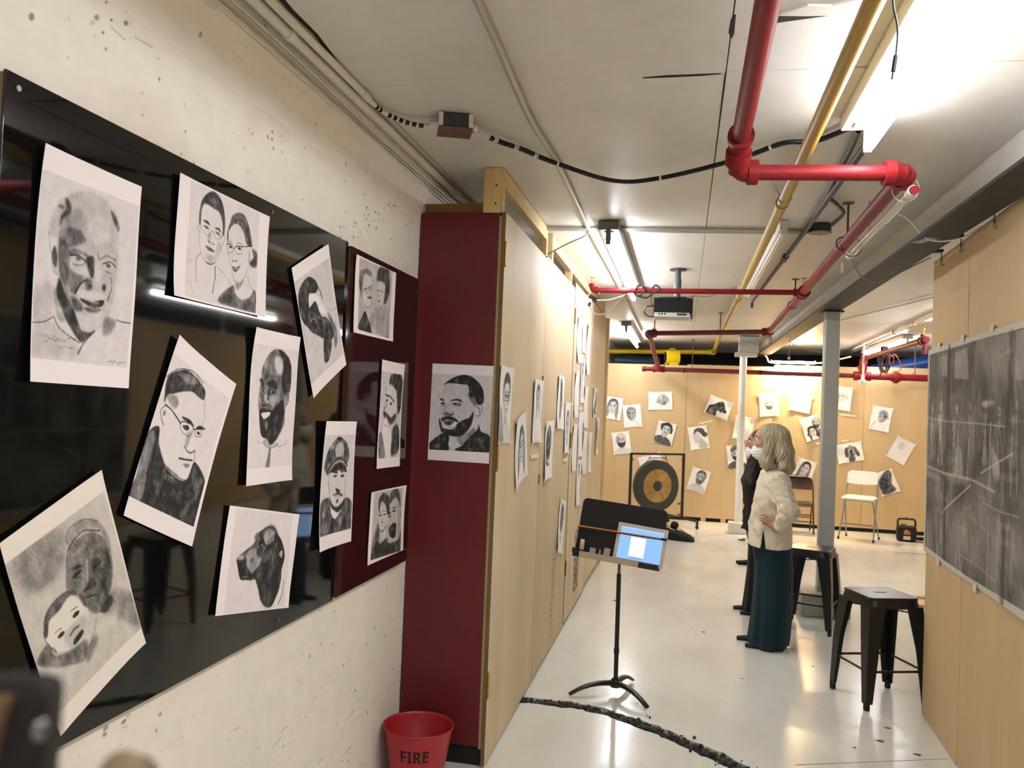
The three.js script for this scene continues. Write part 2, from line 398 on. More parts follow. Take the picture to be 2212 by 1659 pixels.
  dog: `P .07 1 134,16 1371,19 1467,992 158,992
B .28 23 737,183 944,133 1082,230 888,214
B .92 6 631,643 702,680 789,766 892,904 1039,970 1151,961 1226,883 1303,746 1279,604 1306,471 1256,367 1157,280 1022,225 848,343 756,555
B .66 6 280,484 392,424 571,340 647,242 752,183 917,149 1046,195 1090,281 980,356 825,372 787,555 702,681 498,690 394,674 320,564
B -.5 14 761,274 832,187 964,197 1053,260 926,336 831,338
S .45 13 852,201 885,257 871,314
B -.45 14 455,444 555,388 645,388 681,457 782,478 752,541 625,624 555,587 491,518
E .4 14 588,498 44,21
E -.6 9 350,474 64,23
B .95 5 300,504 365,526 467,484 508,566 598,622 641,666 496,683 392,667
S -.4 9 425,660 546,655
B .95 4 673,339 709,296 773,344 748,374
E -.8 3 755,348 10,9
B .92 5 645,235 728,205 764,274 840,359 770,346 710,289
B .5 8 645,388 794,372 777,471 692,443
B .95 6 1006,225 1160,280 1288,411 1288,523 1183,471 1064,413 1018,370
B -.75 6 1194,397 1249,411 1238,474 1170,441
S -.5 8 1102,310 1067,369
B -.3 15 865,400 989,384 955,485 855,520
S -.5 7 797,485 778,527 727,562
B .5 7 575,278 600,236 645,235 605,305
B -.65 7 1291,708 1339,695 1331,836 1263,945 1195,934 1264,840
S .78 11 1361,710 1359,859 1297,947
B -.2 18 967,629 1044,615 1049,738 961,714
B .3 18 906,897 1151,909 1123,980 990,966`,
  cap: `P .11 2 10,168 977,166 974,1378 16,1371
B .55 9 67,552 93,433 197,305 460,193 742,280 828,445 742,548 742,636 626,584 292,606 174,652 93,594
B -.55 13 373,300 577,265 627,415 393,436
E -.4 14 250,327 60,47
B .8 8 434,196 513,198 577,233 414,231
B .5 13 133,374 307,339 348,444 154,517 87,555
B .4 12 622,298 762,324 795,443 686,449
S .85 21 168,609 277,508 473,452 637,481 764,565
S -.6 13 206,616 331,528 506,496 670,525 752,594
B .85 8 215,624 358,540 536,516 712,581 749,647 603,612 369,613
S .55 10 199,651 233,796 291,934 466,1086 624,1092 712,973 727,804 726,676
B .88 7 288,616 433,615 456,645
B .88 7 545,613 665,629 581,637
E .6 8 390,671 62,17
E .92 4 398,670 25,13
E .6 8 609,681 64,18
E .92 5 614,679 27,14
S .3 8 508,682 426,824
B .82 8 427,827 561,854 555,885 488,892
B .72 7 356,901 486,879 626,902 659,939 492,916
E -.5 5 509,923 74,7
S .6 8 388,909 509,942 628,915
B .88 11 245,910 353,1012 488,1059 639,1019 730,964 704,1057 550,1128 416,1093 302,1009
E .6 10 503,987 39,25
B .68 9 16,1368 9,998 240,930 343,1114 458,1201 629,1124 766,967 981,1063 974,1378
B -.75 10 338,1113 484,1204 532,1145 415,1091
E -.4 14 123,1125 44,39
E -.4 15 635,1235 48,62
E .95 8 747,1286 72,63
B .88 10 356,1199 466,1221 407,1370 355,1364
B -.2 19 43,1231 212,1231 204,1342 59,1342`,
  couple_top: `P .24 4 117,21 1389,2 1375,972 154,949
B -.3 34 266,268 528,200 636,369 576,588 367,614 272,422
B .42 12 169,411 162,207 388,125 574,160 528,200 314,208 272,422 247,438
S .75 25 172,334 243,507
S .55 8 255,501 367,614 509,627 630,555 644,368 563,194
S .85 12 265,469 339,402 490,364 615,314
S .7 8 354,410 401,450 498,426 491,369
S .7 9 518,360 552,394 622,371 616,319
E .8 4 425,413 28,7
E .8 4 569,360 28,7
S .5 9 538,396 573,452 525,469
B .7 9 450,495 619,467 566,505
B .85 8 173,940 254,803 376,689 489,752 611,868 624,974
S .5 8 368,626 396,737 531,799
B .72 18 768,215 812,71 999,-7 1256,24 1308,272 1221,458 1097,501 1124,243 945,215 829,219
B -.25 23 833,246 1050,226 1103,412 984,550 862,498
S .5 9 786,239 812,398 906,547 986,564 1105,500
E .85 4 853,351 38,8
E .85 4 1007,343 47,8
E .5 4 899,418 30,8
E .75 4 907,487 45,8
S .4 9 668,629 872,578
B .16 26 608,843 730,648 1265,557 1374,958
S .4 14 1187,947 1308,953`,
  thinker: `P .14 5 -29,160 971,164 954,1408 47,1403
B .85 21 370,319 474,185 824,150 1001,316 975,626 815,754 735,450 526,343
B -.3 41 271,407 534,397 670,691 373,753 216,584
S .5 15 240,379 201,642 167,733
E .88 10 299,573 42,20
E .88 10 488,613 61,20
S .85 25 225,488 376,513
S .85 25 390,492 626,580
S .5 20 317,625 195,704
B .78 19 151,733 331,759 512,814 741,743 653,871 445,927 221,844
S .7 26 746,778 715,928
B -.9 19 203,839 345,838 565,1034 572,1391 358,1382 137,1056
S .6 10 203,839 145,1056 357,1377
S .6 10 367,866 570,1061 572,1385
S .5 10 234,921 406,949
B .8 25 617,978 840,923 990,1152 906,1322 602,1365 583,1144
B .45 23 28,1107 132,1029 333,1381 82,1384`,
  couple_low: `P .22 5 125,8 1389,32 1425,996 117,948
B -.2 39 378,219 714,254 801,517 669,722 451,638
B .75 14 320,213 358,107 536,48 759,116 841,352 753,385 623,216 450,171 376,302
S .5 10 337,215 390,522 507,727 670,727 818,519
E .88 4 425,354 58,11
E .88 4 615,361 68,11
S .6 10 352,305 467,311
S .6 10 548,309 701,326
E .6 4 509,460 41,8
S .75 19 394,544 533,600 696,540
S -.6 10 445,556 642,564
B .6 15 783,210 845,67 1119,12 1290,166 1325,323 1106,149 879,219
E .88 5 835,414 52,14
E .88 5 1041,351 81,14
S .85 15 774,359 905,373
S .85 15 928,305 1131,306
S .5 15 909,345 882,493
B .85 15 838,583 976,538 1174,561 1149,736 1011,745 875,699
E -.4 10 1005,604 71,8
S .6 21 1217,276 1302,577 1249,857
S .6 16 1343,377 1381,499
B .75 19 123,942 268,721 512,755 792,711 850,802 1285,805 1382,674 1424,988 468,963
B .5 19 145,809 239,557 364,464 429,743`,
  red: `P .14 1 1,160 998,156 998,1371 17,1381
B .06 15 170,551 249,321 584,321 696,530 708,780 520,1113 288,1111 169,928
B .97 5 201,342 247,284 372,204 499,165 628,175 761,265 842,374 863,486 859,599 764,611 709,517 631,495 604,333 506,314 377,304 261,308
B .5 18 598,471 642,457 752,578 728,656 701,633
B .88 5 150,552 196,560 221,589 165,579
B .88 5 320,585 389,549 479,551 523,602 442,580 365,583
E .7 6 202,635 38,20
E .5 7 429,632 79,25
E .95 3 207,631 21,17
E .92 3 403,630 30,17
E -.5 2 367,631 12,6
E -.5 2 176,632 7,6
S .42 9 176,679 243,670
S .35 11 370,681 497,653
B .2 20 265,648 244,749 207,788 229,700
B .6 9 206,803 271,763 363,797 373,744 392,808 287,831
B .3 18 373,744 468,840 507,863 427,792
B .96 5 184,880 236,844 326,834 417,855 474,917 406,902 290,882 214,916
B .72 5 226,907 329,896 409,905 333,974 268,964
S -.5 10 240,920 381,914
B .93 6 147,866 174,1016 217,1102 315,1137 483,1148 595,1085 681,956 712,792 709,742 647,832 509,901 448,956 387,1034 284,1039 219,1014 182,930
E -.6 10 412,958 33,40
E -.45 10 246,1003 36,22
S .2 13 151,816 200,764
S .62 11 754,668 778,629 842,627 842,724 799,803 747,793
S .7 11 768,680 806,678 804,753
B .38 15 458,1166 621,1083 721,992 750,1053 628,1235 541,1289
B .94 5 455,1368 554,1286 674,1131 784,1026 806,944 851,1048 988,1117 991,1374
B .94 5 18,1274 136,1168 211,1115 331,1147 324,1272 329,1374 23,1377
E -.3 17 143,1318 64,42
E -.2 20 855,1185 63,49`,
  mural: `P .06 2 -31,-27 1655,-15 1645,1062 -65,1067
P .68 2 31,28 816,23 1655,28 1645,1015 846,1032 27,1024
B .25 56 17,150 1459,206 1459,362 30,340
B .3 43 104,378 1440,388 1440,620 121,633
B .3 37 15,656 1459,659 1459,710 1,712
B -.2 46 571,776 1403,735 1404,917 578,952
P -.42 2 525,52 732,42 769,186 530,170
P -.36 2 283,55 393,51 398,157 308,152
P -.34 1 1372,33 1478,30 1477,218 1373,212
B -.15 29 893,6 1281,16 1283,189 897,173
B -.12 38 47,56 256,53 279,155 53,142
S .75 37 423,21 439,294 431,636 435,1011
S .6 41 1326,42 1308,387 1297,717 1299,1037
S .5 22 899,244 896,614
E -0.50 12 128,313 21,17
S -0.45 9 113,296 150,327
E .5 8 139,317 13,4
B -0.38 13 86,371 141,357 143,382 123,397
B -0.44 13 59,390 115,380 168,397 93,415
B -0.45 13 89,413 148,402 174,428 88,459
B -0.20 13 67,456 153,431 190,466 117,469
B -0.45 13 90,484 158,459 163,484 94,494
B -0.23 13 87,495 146,487 166,528 110,527
B -0.29 13 92,523 165,510 185,556 95,568
S -0.31 11 184,367 177,540
S -0.49 4 171,385 216,519
S -0.31 11 93,366 157,552
S -0.31 7 58,384 64,523
S -0.38 5 105,383 148,518
S .5 15 73,336 88,609
S .6 11 165,338 162,631
S .3 12 169,357 105,605
S .4 7 208,379 192,567
E -0.60 11 310,304 26,22
S -0.54 9 289,282 330,317
E .5 8 320,308 16,6
B -0.56 12 243,345 331,339 339,367 262,387
B -0.21 12 262,390 294,376 373,410 274,419
B -0.35 12 260,416 332,411 344,451 295,452
B -0.36 12 250,459 317,439 370,471 287,484
B -0.28 12 252,496 335,477 378,514 303,526
B -0.23 12 267,528 334,513 351,539 289,570
B -0.30 12 246,562 345,548 378,570 303,598
S -0.37 7 313,358 268,606
S -0.58 9 279,342 350,574
S -0.46 10 314,372 290,585
S -0.55 7 341,341 266,578
S -0.47 5 348,346 362,612
S .4 10 239,329 293,534
S .4 21 237,353 306,580
S .4 12 344,348 301,616
S .6 8 342,360 394,570
E -0.60 10 586,319 25,22
S -0.54 8 570,297 603,331
E .5 7 594,322 14,6
B -0.27 11 521,372 575,350 614,379 557,404
B -0.35 11 507,399 586,385 615,408 568,443
B -0.31 11 515,444 590,423 642,455 555,486
B -0.36 11 523,478 586,466 618,491 568,507
B -0.26 11 510,518 582,503 619,514 567,558
B -0.25 11 511,542 589,534 635,554 562,573
B -0.36 11 542,586 585,570 650,595 576,628
S -0.56 3 619,363 600,592
S -0.35 9 526,362 624,623
S -0.29 3 556,367 657,626
S -0.44 3 577,379 609,615
S -0.58 8 631,380 592,615
S .4 12 583,386 565,519
S .6 12 608,367 566,534
S .6 14 590,364 597,522
S .4 12 631,388 614,520
E -0.35 10 804,304 18,16
S -0.32 7 793,287 820,315
E .5 7 812,307 10,4
B -0.33 10 771,350 784,340 824,367 796,380
B -0.12 10 751,380 790,364 830,383 786,393
B -0.11 10 754,394 786,391 841,425 771,428
B -0.16 10 763,428 825,416 821,449 772,460
B -0.21 10 772,456 811,442 837,465 794,484
B -0.12 10 752,481 817,467 843,500 774,515
B -0.11 10 750,512 797,503 836,520 795,527
S -0.29 3 844,365 801,535
S -0.30 3 857,357 851,493
S -0.27 6 841,345 867,528
S -0.31 7 764,361 829,535
S -0.23 6 806,354 819,531
S .6 7 752,320 771,497
S .6 13 742,348 857,550
S .6 13 799,325 766,509
S .5 14 849,350 815,503
E -0.40 9 1040,299 18,18
S -0.36 7 1032,282 1054,310
E .5 6 1047,302 11,5
B -0.31 9 998,332 1054,328 1075,351 1004,359
B -0.23 9 1004,363 1050,356 1066,378 1030,388
B -0.30 9 995,399 1044,391 1074,416 1010,424
B -0.12 9 1007,425 1051,410 1061,430 1022,460
B -0.18 9 994,453 1047,439 1057,475 1029,484
B -0.36 9 1001,478 1052,466 1069,500 1023,511
B -0.32 9 983,516 1041,501 1081,532 1012,544
S -0.31 4 1043,331 1020,499
S -0.29 4 1050,355 1009,494
S -0.29 7 1031,351 1046,500
S -0.16 5 1059,355 1101,524
S -0.19 7 996,351 1080,510
S .4 16 991,327 998,517
S .4 11 989,355 992,496
S .5 12 1081,319 1071,511
S .3 10 1057,359 1051,517
E -0.50 8 1211,329 21,21
S -0.45 6 1204,309 1224,339
E .5 6 1217,332 12,5
B -0.35 9 1169,371 1218,356 1249,380 1175,395
B -0.18 9 1152,405 1203,387 1250,418 1172,429
B -0.17 9 1154,442 1227,427 1235,449 1181,469
B -0.13 9 1161,475 1219,455 1244,477 1192,504
B -0.45 9 1166,499 1207,498 1242,516 1184,545
B -0.45 9 1160,545 1215,523 1251,548 1176,583
B -0.14 9 1161,572 1226,559 1237,579 1178,608
S -0.31 4 1199,381 1247,602
S -0.47 2 1222,369 1174,615
S -0.35 2 1173,368 1241,581
S -0.48 5 1207,371 1216,572
S -0.26 2 1173,375 1227,612
S .3 11 1228,378 1213,542
S .6 13 1260,390 1255,557
S .3 15 1175,367 1257,500
S .4 10 1188,344 1241,551
E -0.40 8 1402,306 15,17
S -0.36 6 1396,289 1414,316
E .5 5 1408,309 9,4
B -0.36 8 1356,349 1387,338 1421,349 1372,381
B -0.18 8 1356,375 1414,364 1427,385 1372,394
B -0.20 8 1366,399 1416,393 1423,418 1381,424
B -0.29 8 1354,426 1412,423 1431,450 1374,451
B -0.18 8 1366,461 1389,452 1418,468 1374,490
B -0.26 8 1362,487 1403,474 1420,497 1384,510
B -0.22 8 1351,519 1397,503 1418,522 1382,544
S -0.26 5 1410,351 1420,541
S -0.17 6 1371,346 1359,514
S -0.27 6 1436,340 1422,547
S -0.27 2 1360,350 1362,521
S -0.25 2 1408,345 1384,544
S .4 13 1442,355 1444,476
S .3 6 1373,336 1372,541
S .3 8 1393,349 1391,479
S .5 7 1418,347 1444,543
S -.3 5 206,1019 155,1161
S -.3 13 653,957 617,1151
S -.1 15 1034,916 995,1023
S -.4 3 1363,731 1345,903
S -.2 11 530,969 642,1088
S -.4 9 760,811 714,917
S -.2 10 1224,731 1281,769
S -.1 4 937,972 1027,1030
S -.1 8 1216,733 1246,885
S -.2 13 811,769 877,884
S -.1 7 1279,922 1234,1071
S -.4 13 740,979 680,1159
S -.3 10 361,890 378,1100
S -.4 7 1414,758 1402,860
S -.1 8 552,952 625,1003
S -.4 6 1084,749 1058,797
S -.4 6 1244,930 1257,979
S -.1 7 669,926 745,976
S -.3 10 305,979 265,1123
S -.1 8 1396,858 1363,985
S -.4 16 680,865 722,1055
S -.3 5 482,936 521,1097
S -.1 5 306,934 234,1029
S -.2 11 472,975 412,1114
S -.3 5 140,925 185,1049
S -.3 20 249,844 288,1013
S -.5 7 -5,355 402,371 951,377 1284,385
B -.6 8 985,286 1135,283 1146,297 1010,309
E .6 6 1205,325 17,5
B -.4 15 593,497 671,492 725,614 626,611
S -.6 10 785,440 783,623
S -.65 13 1109,371 1107,634
B -.4 11 1126,459 1224,528 1220,598 1139,552
S -.55 9 1366,415 1361,640
S -.5 8 1431,548 1425,641
S -.5 8 962,323 995,385 954,491
S -.55 13 -5,607 415,620 834,618 1183,639
B -.4 15 14,638 289,634 323,667 51,655
B -.35 16 415,620 756,617 770,643 507,653
S -.8 8 408,796 835,641
S -.75 7 980,581 1224,521 1374,482
S -.4 8 1018,696 1226,706 1459,704
S -.5 10 351,713 404,1007
S -.4 8 465,710 465,1015
S -.35 14 63,826 93,1002
S -.45 10 1100,751 1098,1015
S -.4 10 1236,743 1228,968
S -.4 10 1336,754 1346,819
S -.35 8 1394,755 1394,983
S -.3 9 716,959 965,963 1208,978
S -.3 7 961,781 1121,816`,
};
const SMALL = {
  // on the doors of the cupboards (sheets 11 x 14 inches)
  door_glasses_man: { ops: head({ x: 560, y: 520, s: 330, turn: 0.7, hair: 'short', glasses: 1, tone: 0.06, body: 0.12 }) + '\nB .3 30 40,700 260,760 330,1100 420,1240 60,1240\nS .4 10 260,500 240,800 380,1000', wide: [1000, 1290] },
  door_long_hair: { ops: head({ x: 520, y: 600, s: 300, turn: -0.4, hair: 'long', hairTone: 0.6, tone: 0.12, smile: 1 }), wide: [1000, 1290] },
  door_small_head: { ops: head({ x: 520, y: 400, s: 230, hair: 'long', hairTone: 0.5, tone: 0.15 }), wide: [1000, 1290] },
  door_dark_man: { ops: head({ x: 470, y: 480, s: 350, turn: 0.5, hair: 'bald', tone: 0.45, beard: 0.75, dark: 0.3 }) + '\nB .7 16 120,900 180,300 350,150 280,500 300,900\nB .6 20 200,940 420,900 640,1000 300,980', wide: [1000, 1290] },
  door_dark_profile: { ops: 'B .55 30 420,120 640,140 720,330 700,620 560,900 420,1060 330,760 300,400\nB .5 40 380,100 560,60 700,200 660,500 480,620 360,420\nB .4 20 440,880 560,960 470,1150 400,1000\nS .6 14 520,420 640,440\nS .5 12 480,720 600,700', wide: [1000, 1290] },
  door_pale_face: { ops: head({ x: 520, y: 560, s: 280, hair: 'long', hairTone: 0.45, tone: 0.15, soft: 1 }) + '\nB .35 30 480,900 620,940 560,1150 460,1100', wide: [1000, 1290] },
  door_low_head: { ops: head({ x: 520, y: 480, s: 310, hair: 'short', tone: 0.3, dark: 0.3, hairTone: 0.6 }) + '\nB .3 30 380,900 640,880 560,1050 420,1060', wide: [1000, 1290] },
  door_red_chalk: { ops: head({ x: 470, y: 420, s: 300, hair: 'short', hairTone: 0.3, tone: 0.2, soft: 1 }) + '\nB .25 30 380,760 560,760 560,1100 380,1100', wide: [1000, 1290] },
  door_child: { ops: head({ x: 500, y: 360, s: 200, hair: 'bun', hairTone: 0.5, tone: 0.08 }), wide: [1000, 1290] },
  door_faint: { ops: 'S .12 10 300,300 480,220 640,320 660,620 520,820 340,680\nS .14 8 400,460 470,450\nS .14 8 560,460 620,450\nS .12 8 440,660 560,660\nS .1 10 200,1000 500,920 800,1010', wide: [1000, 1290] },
  door_dark_figure: { ops: 'B .6 30 700,120 980,160 1100,400 900,700 1000,880 500,880 520,600 640,380\nB -.5 20 780,260 900,300 860,480 760,440\nS .7 14 760,330 900,320\nB .4 40 240,700 520,660 560,900 240,900', wide: [1290, 1000] },
  door_dark_strip: { ops: 'B .65 30 200,200 480,120 620,500 520,1000 300,1150 180,700\nB .3 30 600,300 800,500 700,900 560,700', wide: [1000, 1290] },
  // on the back wall
  wall_long_hair: { ops: head({ x: 480, y: 560, s: 360, turn: -0.3, hair: 'long', hairTone: 0.55, smile: 1 }), wide: [1000, 1290] },
  wall_soft_smile: { ops: head({ x: 460, y: 540, s: 340, turn: 0.2, hair: 'short', hairTone: 0.35, tone: 0.28, smile: 1 }), wide: [1000, 1290] },
  wall_lizard: { ops: 'B .3 20 420,560 560,260 800,120 960,200 1100,420 1080,620 900,640 760,760 500,620\nB .4 16 800,560 960,600 900,740 760,700\nE .8 8 820,330 40,30\nE .6 8 640,420 30,20\nS .5 14 560,520 780,540 960,460\nB -.5 14 620,300 760,240 740,400 600,440\nS .2 12 100,640 300,600 480,640\nS .3 14 900,200 1080,360 1100,560', wide: [1290, 1000] },
  wall_dark_shirt_man: { ops: head({ x: 520, y: 430, s: 330, tilt: 8, turn: -0.2, hair: 'short', mustache: 1, body: 0.7, tone: 0.12 }) + '\nB .8 16 170,200 330,70 660,90 860,330 840,600 760,560 700,260 380,220 260,520', wide: [1000, 1290] },
  wall_bun_profile: { ops: 'B .75 14 270,430 330,180 560,90 820,220 860,520 720,560 620,400 460,280\nE .75 16 850,520 130,140\nB .1 12 300,380 560,300 640,560 620,800 420,930 300,800 240,640\nS .6 10 330,360 270,480 220,640 290,690 280,800 380,930 560,860\nS .8 14 300,500 400,490\nS .75 12 310,560 390,570\nS .7 14 290,800 380,790\nB .2 20 560,840 640,700 900,1100 800,1260 500,1240 480,1000', wide: [1000, 1290] },
  wall_bald_beard: { ops: head({ x: 500, y: 480, s: 370, hair: 'bald', beard: 0.85, tone: 0.16, body: 0.08 }), wide: [1000, 1290] },
  wall_dark_animal: { ops: 'B .35 30 500,420 760,300 1000,420 980,700 600,720\nE .6 10 640,520 40,30\nE .6 10 860,520 40,30', wide: [1290, 1000] },
  wall_turned_man: { ops: head({ x: 560, y: 470, s: 330, turn: -0.5, tilt: 4, hair: 'short', hairTone: 0.6, mustache: 1, beard: 0.45, tone: 0.25, body: 0.15 }), wide: [1000, 1290] },
  wall_brown_dog: { ops: 'B .78 10 60,880 120,560 340,420 520,240 700,180 900,260 980,420 1120,600 1060,700 900,690 820,760 700,660 600,760 620,1000 100,1000\nB .6 12 640,120 820,160 880,300 720,330\nB -.3 20 160,900 300,620 440,700 420,960\nB -.6 8 780,720 860,700 880,860 800,880\nE .95 6 1040,590 60,40\nE .95 6 850,360 26,20\nB .85 10 560,240 640,220 640,420 540,440', wide: [1290, 1000] },
  wall_pale_profile: { ops: 'S .35 14 420,200 700,130 900,320 900,620 760,900 760,1150\nB .85 12 220,780 360,700 480,760 520,900 420,1000 280,960\nS .7 14 300,430 420,420\nS .7 12 310,490 390,500\nS .5 12 300,430 220,600 280,640\nS .6 14 240,740 380,720\nB .18 20 380,180 520,160 400,600 330,420', wide: [1000, 1290] },
  wall_cap_beard: { ops: head({ x: 500, y: 470, s: 350, turn: 0.2, hair: 'cap', hairTone: 0.6, beard: 0.85, tone: 0.16, body: 0.72 }), wide: [1000, 1290] },
  wall_half_beard: { ops: head({ x: 500, y: 600, s: 300, hair: 'none', beard: 0.55, tone: 0.06, soft: 1 }), wide: [1000, 1290] },
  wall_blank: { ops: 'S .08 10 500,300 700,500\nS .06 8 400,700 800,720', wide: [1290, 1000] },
  wall_couple: { ops: head({ x: 700, y: 430, s: 270, turn: 0.2, tilt: 14, hair: 'bald', beard: 0.8, tone: 0.3, body: 0.5 }) + '\n' + head({ x: 400, y: 860, s: 250, turn: 0.1, tilt: -6, hair: 'long', hairTone: 0.85, smile: 1, tone: 0.05 }), wide: [1000, 1290] },
  wall_faint_face: { ops: head({ x: 470, y: 560, s: 300, turn: 0.2, hair: 'none', tone: 0.1, soft: 1 }) + '\nB .2 24 700,460 860,520 760,760', wide: [1000, 1290] },
  wall_hat: { ops: head({ x: 560, y: 560, s: 280, turn: -0.2, tilt: 12, hair: 'cap', hairTone: 0.35, smile: 1, tone: 0.22 }) + '\nS .4 20 300,760 160,1000 120,1220\nB .5 16 620,420 880,520 840,600 640,520', wide: [1000, 1290] },
  wall_hound: { ops: 'B .4 16 500,280 640,140 800,160 900,300 960,560 1100,700 1040,760 900,640 860,860 820,980 560,980 520,760 420,720 400,500\nB .6 12 400,300 520,220 560,440 500,700 400,660\nB .65 12 880,220 1000,320 1120,620 1080,760 960,680\nE .9 10 700,430 80,66\nE .85 6 600,300 30,24\nE .85 6 800,300 30,24\nB .6 16 640,520 780,520 760,760 660,760\nB -.5 14 600,340 690,340 670,400 600,460\nB .4 20 560,760 840,760 820,980 580,980', wide: [1290, 1000] },
  wall_faint_grey: { ops: 'P .05 1 0,0 1000,0 1000,1290 0,1290\nE .12 40 420,420 180,220\nS .15 10 300,400 420,380\nS .12 10 520,700 640,900', wide: [1000, 1290] },
  wall_straight_hair: { ops: head({ x: 520, y: 520, s: 320, turn: 0.1, tilt: 6, hair: 'long', hairTone: 0.7, tone: 0.12, smile: 1, body: 0.35 }), wide: [1000, 1290] },
  wall_dark_charcoal: { ops: 'B .7 40 60,120 700,60 1100,380 1260,760 1040,900 500,720 120,820\nB .5 30 300,160 760,180 940,460 620,520 320,420\nB -.35 20 480,240 600,220 580,330\nE .9 10 640,300 50,34\nS -.4 20 300,620 700,640 1100,800\nS .6 20 640,130 860,300 900,480', wide: [1290, 1000] },
};
// ---------- materials
function pittedWall() {
  const W = 1536, H = 1280, c = document.createElement('canvas'), b = document.createElement('canvas'), r = mulberry(21);
  c.width = b.width = W; c.height = b.height = H;
  const g = c.getContext('2d'), h = b.getContext('2d'), im = g.createImageData(W, H), ib = h.createImageData(W, H), base = tile(5, 4, 5), fine = tile(40, 46, 3);
  for (let y = 0; y < H; y++) for (let x = 0; x < W; x++) {
    const i = (y * W + x) * 4, n = base(x / W, y / H), f = fine(x / W, y / H), st = Math.max(0, n - 0.28) * 60;
    im.data[i] = 232 + n * 9 + f * 7 - st * 0.8; im.data[i + 1] = 227 + n * 9 + f * 7 - st; im.data[i + 2] = 217 + n * 10 + f * 7 - st * 1.4; im.data[i + 3] = 255;
    const v = 165 + n * 90 + f * 70; ib.data[i] = ib.data[i + 1] = ib.data[i + 2] = v; ib.data[i + 3] = 255;
  }
  g.putImageData(im, 0, 0); h.putImageData(ib, 0, 0);
  const pit = (x, y, rx, ry, t, a) => { for (const [q, col] of [[g, `rgba(62,54,44,${a})`], [h, `rgba(0,0,0,${a})`]]) { q.fillStyle = col; q.beginPath(); q.ellipse(x, y, rx, ry, t, 0, 7); q.fill(); } };

  for (let k = 0; k < 1300; k++) { const s = r() ** 5; pit(r() * W, r() * H, 0.7 + s * 3.2, 0.6 + s * 2.2, r() * 3, 0.1 + r() * 0.38); }
  for (let k = 0; k < 36; k++) {                                    // clusters of holes left by the casting, drawn out along the boards
    const x = r() * W, y = r() * H, t = 0.12 + r() * 0.5, n = 6 + r() * 26;
    for (let j = 0; j < n; j++) { const d = (r() - 0.5) * 170, e = (r() - 0.5) * 36, s = r() ** 2; pit(x + d * Math.cos(t) - e * Math.sin(t), y + d * Math.sin(t) + e * Math.cos(t), 0.7 + s * 3.4, 0.6 + s * 1.7, t, 0.15 + r() * 0.5); }
  }
  for (let k = 0; k < 150; k++) {
    const x = r() * W, y = r() * H; g.strokeStyle = `rgba(96,84,68,${0.1 + r() * 0.3})`; h.strokeStyle = 'rgba(0,0,0,0.5)';
    for (const q of [g, h]) { q.lineWidth = 0.8 + r(); q.beginPath(); q.moveTo(x, y); q.lineTo(x + 6 + r() * 26, y + (r() - 0.4) * 12); q.stroke(); }
  }
  g.strokeStyle = 'rgba(120,108,92,0.16)';  // marks of the boards the wall was cast against
  for (const y of [0.13, 0.36, 0.58, 0.8]) { g.lineWidth = 2; for (let x = 0; x <= W; x += 24) if (r() < 0.5) { g.beginPath(); g.moveTo(x, y * H + r() * 3); g.lineTo(x + 24, y * H + r() * 3); g.stroke(); } }
  const tc = new THREE.CanvasTexture(c), tb = new THREE.CanvasTexture(b); finish(tc, true); finish(tb, false);
  return [metres(tc, 3.2, 2.66), metres(tb, 3.2, 2.66)];
}
const [wallMap, wallBump] = pittedWall();
const M = {};
M.wall = mat(0xffffff, 0.62, { map: wallMap, bumpMap: wallBump, bumpScale: 0.006 });
const specks = (seed, n, size, rgb, flat = 1.6) => (g, W, H) => { const r = mulberry(seed); for (let k = 0; k < n; k++) { g.fillStyle = `rgba(${rgb},${0.2 + r() * 0.6})`; g.beginPath(); g.ellipse(r() * W, r() * H, size * W * (0.15 + r() ** 3), size * W * (0.15 + r() ** 3) / flat, r() * 3, 0, 7); g.fill(); } };
{
  const big = tile(4, 4, 5), sm = tile(30, 30, 3);
  const map = texture(768, 768, (x, y) => { const n = big(x, y) * 16 + sm(x, y) * 6; return [212 + n, 208 + n, 199 + n * 1.1]; }, true, specks(8, 60, 0.003, '70,62,50'));
  M.ceiling = mat(0xffffff, 0.42, { map: metres(map, 2.4), bumpMap: metres(texture(384, 384, (x, y) => 128 + big(x, y) * 90 + sm(x, y) * 30, false), 2.4), bumpScale: 0.004 });
}
{
  const big = tile(5, 5, 5), mid = tile(16, 7, 4), sm = tile(60, 60, 2);
  const map = texture(1024, 1024, (x, y) => { const n = big(x, y) * 9 + mid(x, y) * 6 + sm(x, y) * 4; return [217 + n, 217 + n, 208 + n * 0.9]; }, true, specks(31, 80, 0.0035, '110,104,92', 2.4));
  M.floor = mat(0xffffff, 1, { map: metres(map, 3), roughnessMap: metres(texture(512, 512, (x, y) => 48 + mid(x, y) * 14 + big(x, y) * 16 + sm(x, y) * 6, false), 3), bumpMap: metres(texture(768, 768, (x, y) => 128 + big(x, y) * 90 + mid(x, y) * 50, false), 3), bumpScale: 0.003 });
}
function plywood(seed, rgb, spread, W = 512) {
  const g = tile(42, 2, 4, seed), b = tile(4, 1, 4, seed + 9), f = tile(130, 9, 2, seed + 21);
  const map = texture(W, W, (x, y) => { const n = (g(x, y) * 0.5 + b(x, y) * 0.7 + f(x, y) * 0.35) * spread; return [rgb[0] + n, rgb[1] + n * 1.05, rgb[2] + n * 1.1]; });
  return metres(map, 1.22);
}
const plyMap = plywood(3, [209, 190, 157], 18), plyMapB = plywood(17, [203, 182, 147], 17), tanMap = plywood(9, [205, 178, 133], 10), pineMap = plywood(40, [216, 186, 130], 34);
M.ply = mat(0xffffff, 0.62, { map: plyMap }); M.plyB = mat(0xffffff, 0.62, { map: plyMapB });
M.tan = mat(0xffffff, 0.66, { map: tanMap }); M.pine = mat(0xffffff, 0.7, { map: pineMap });
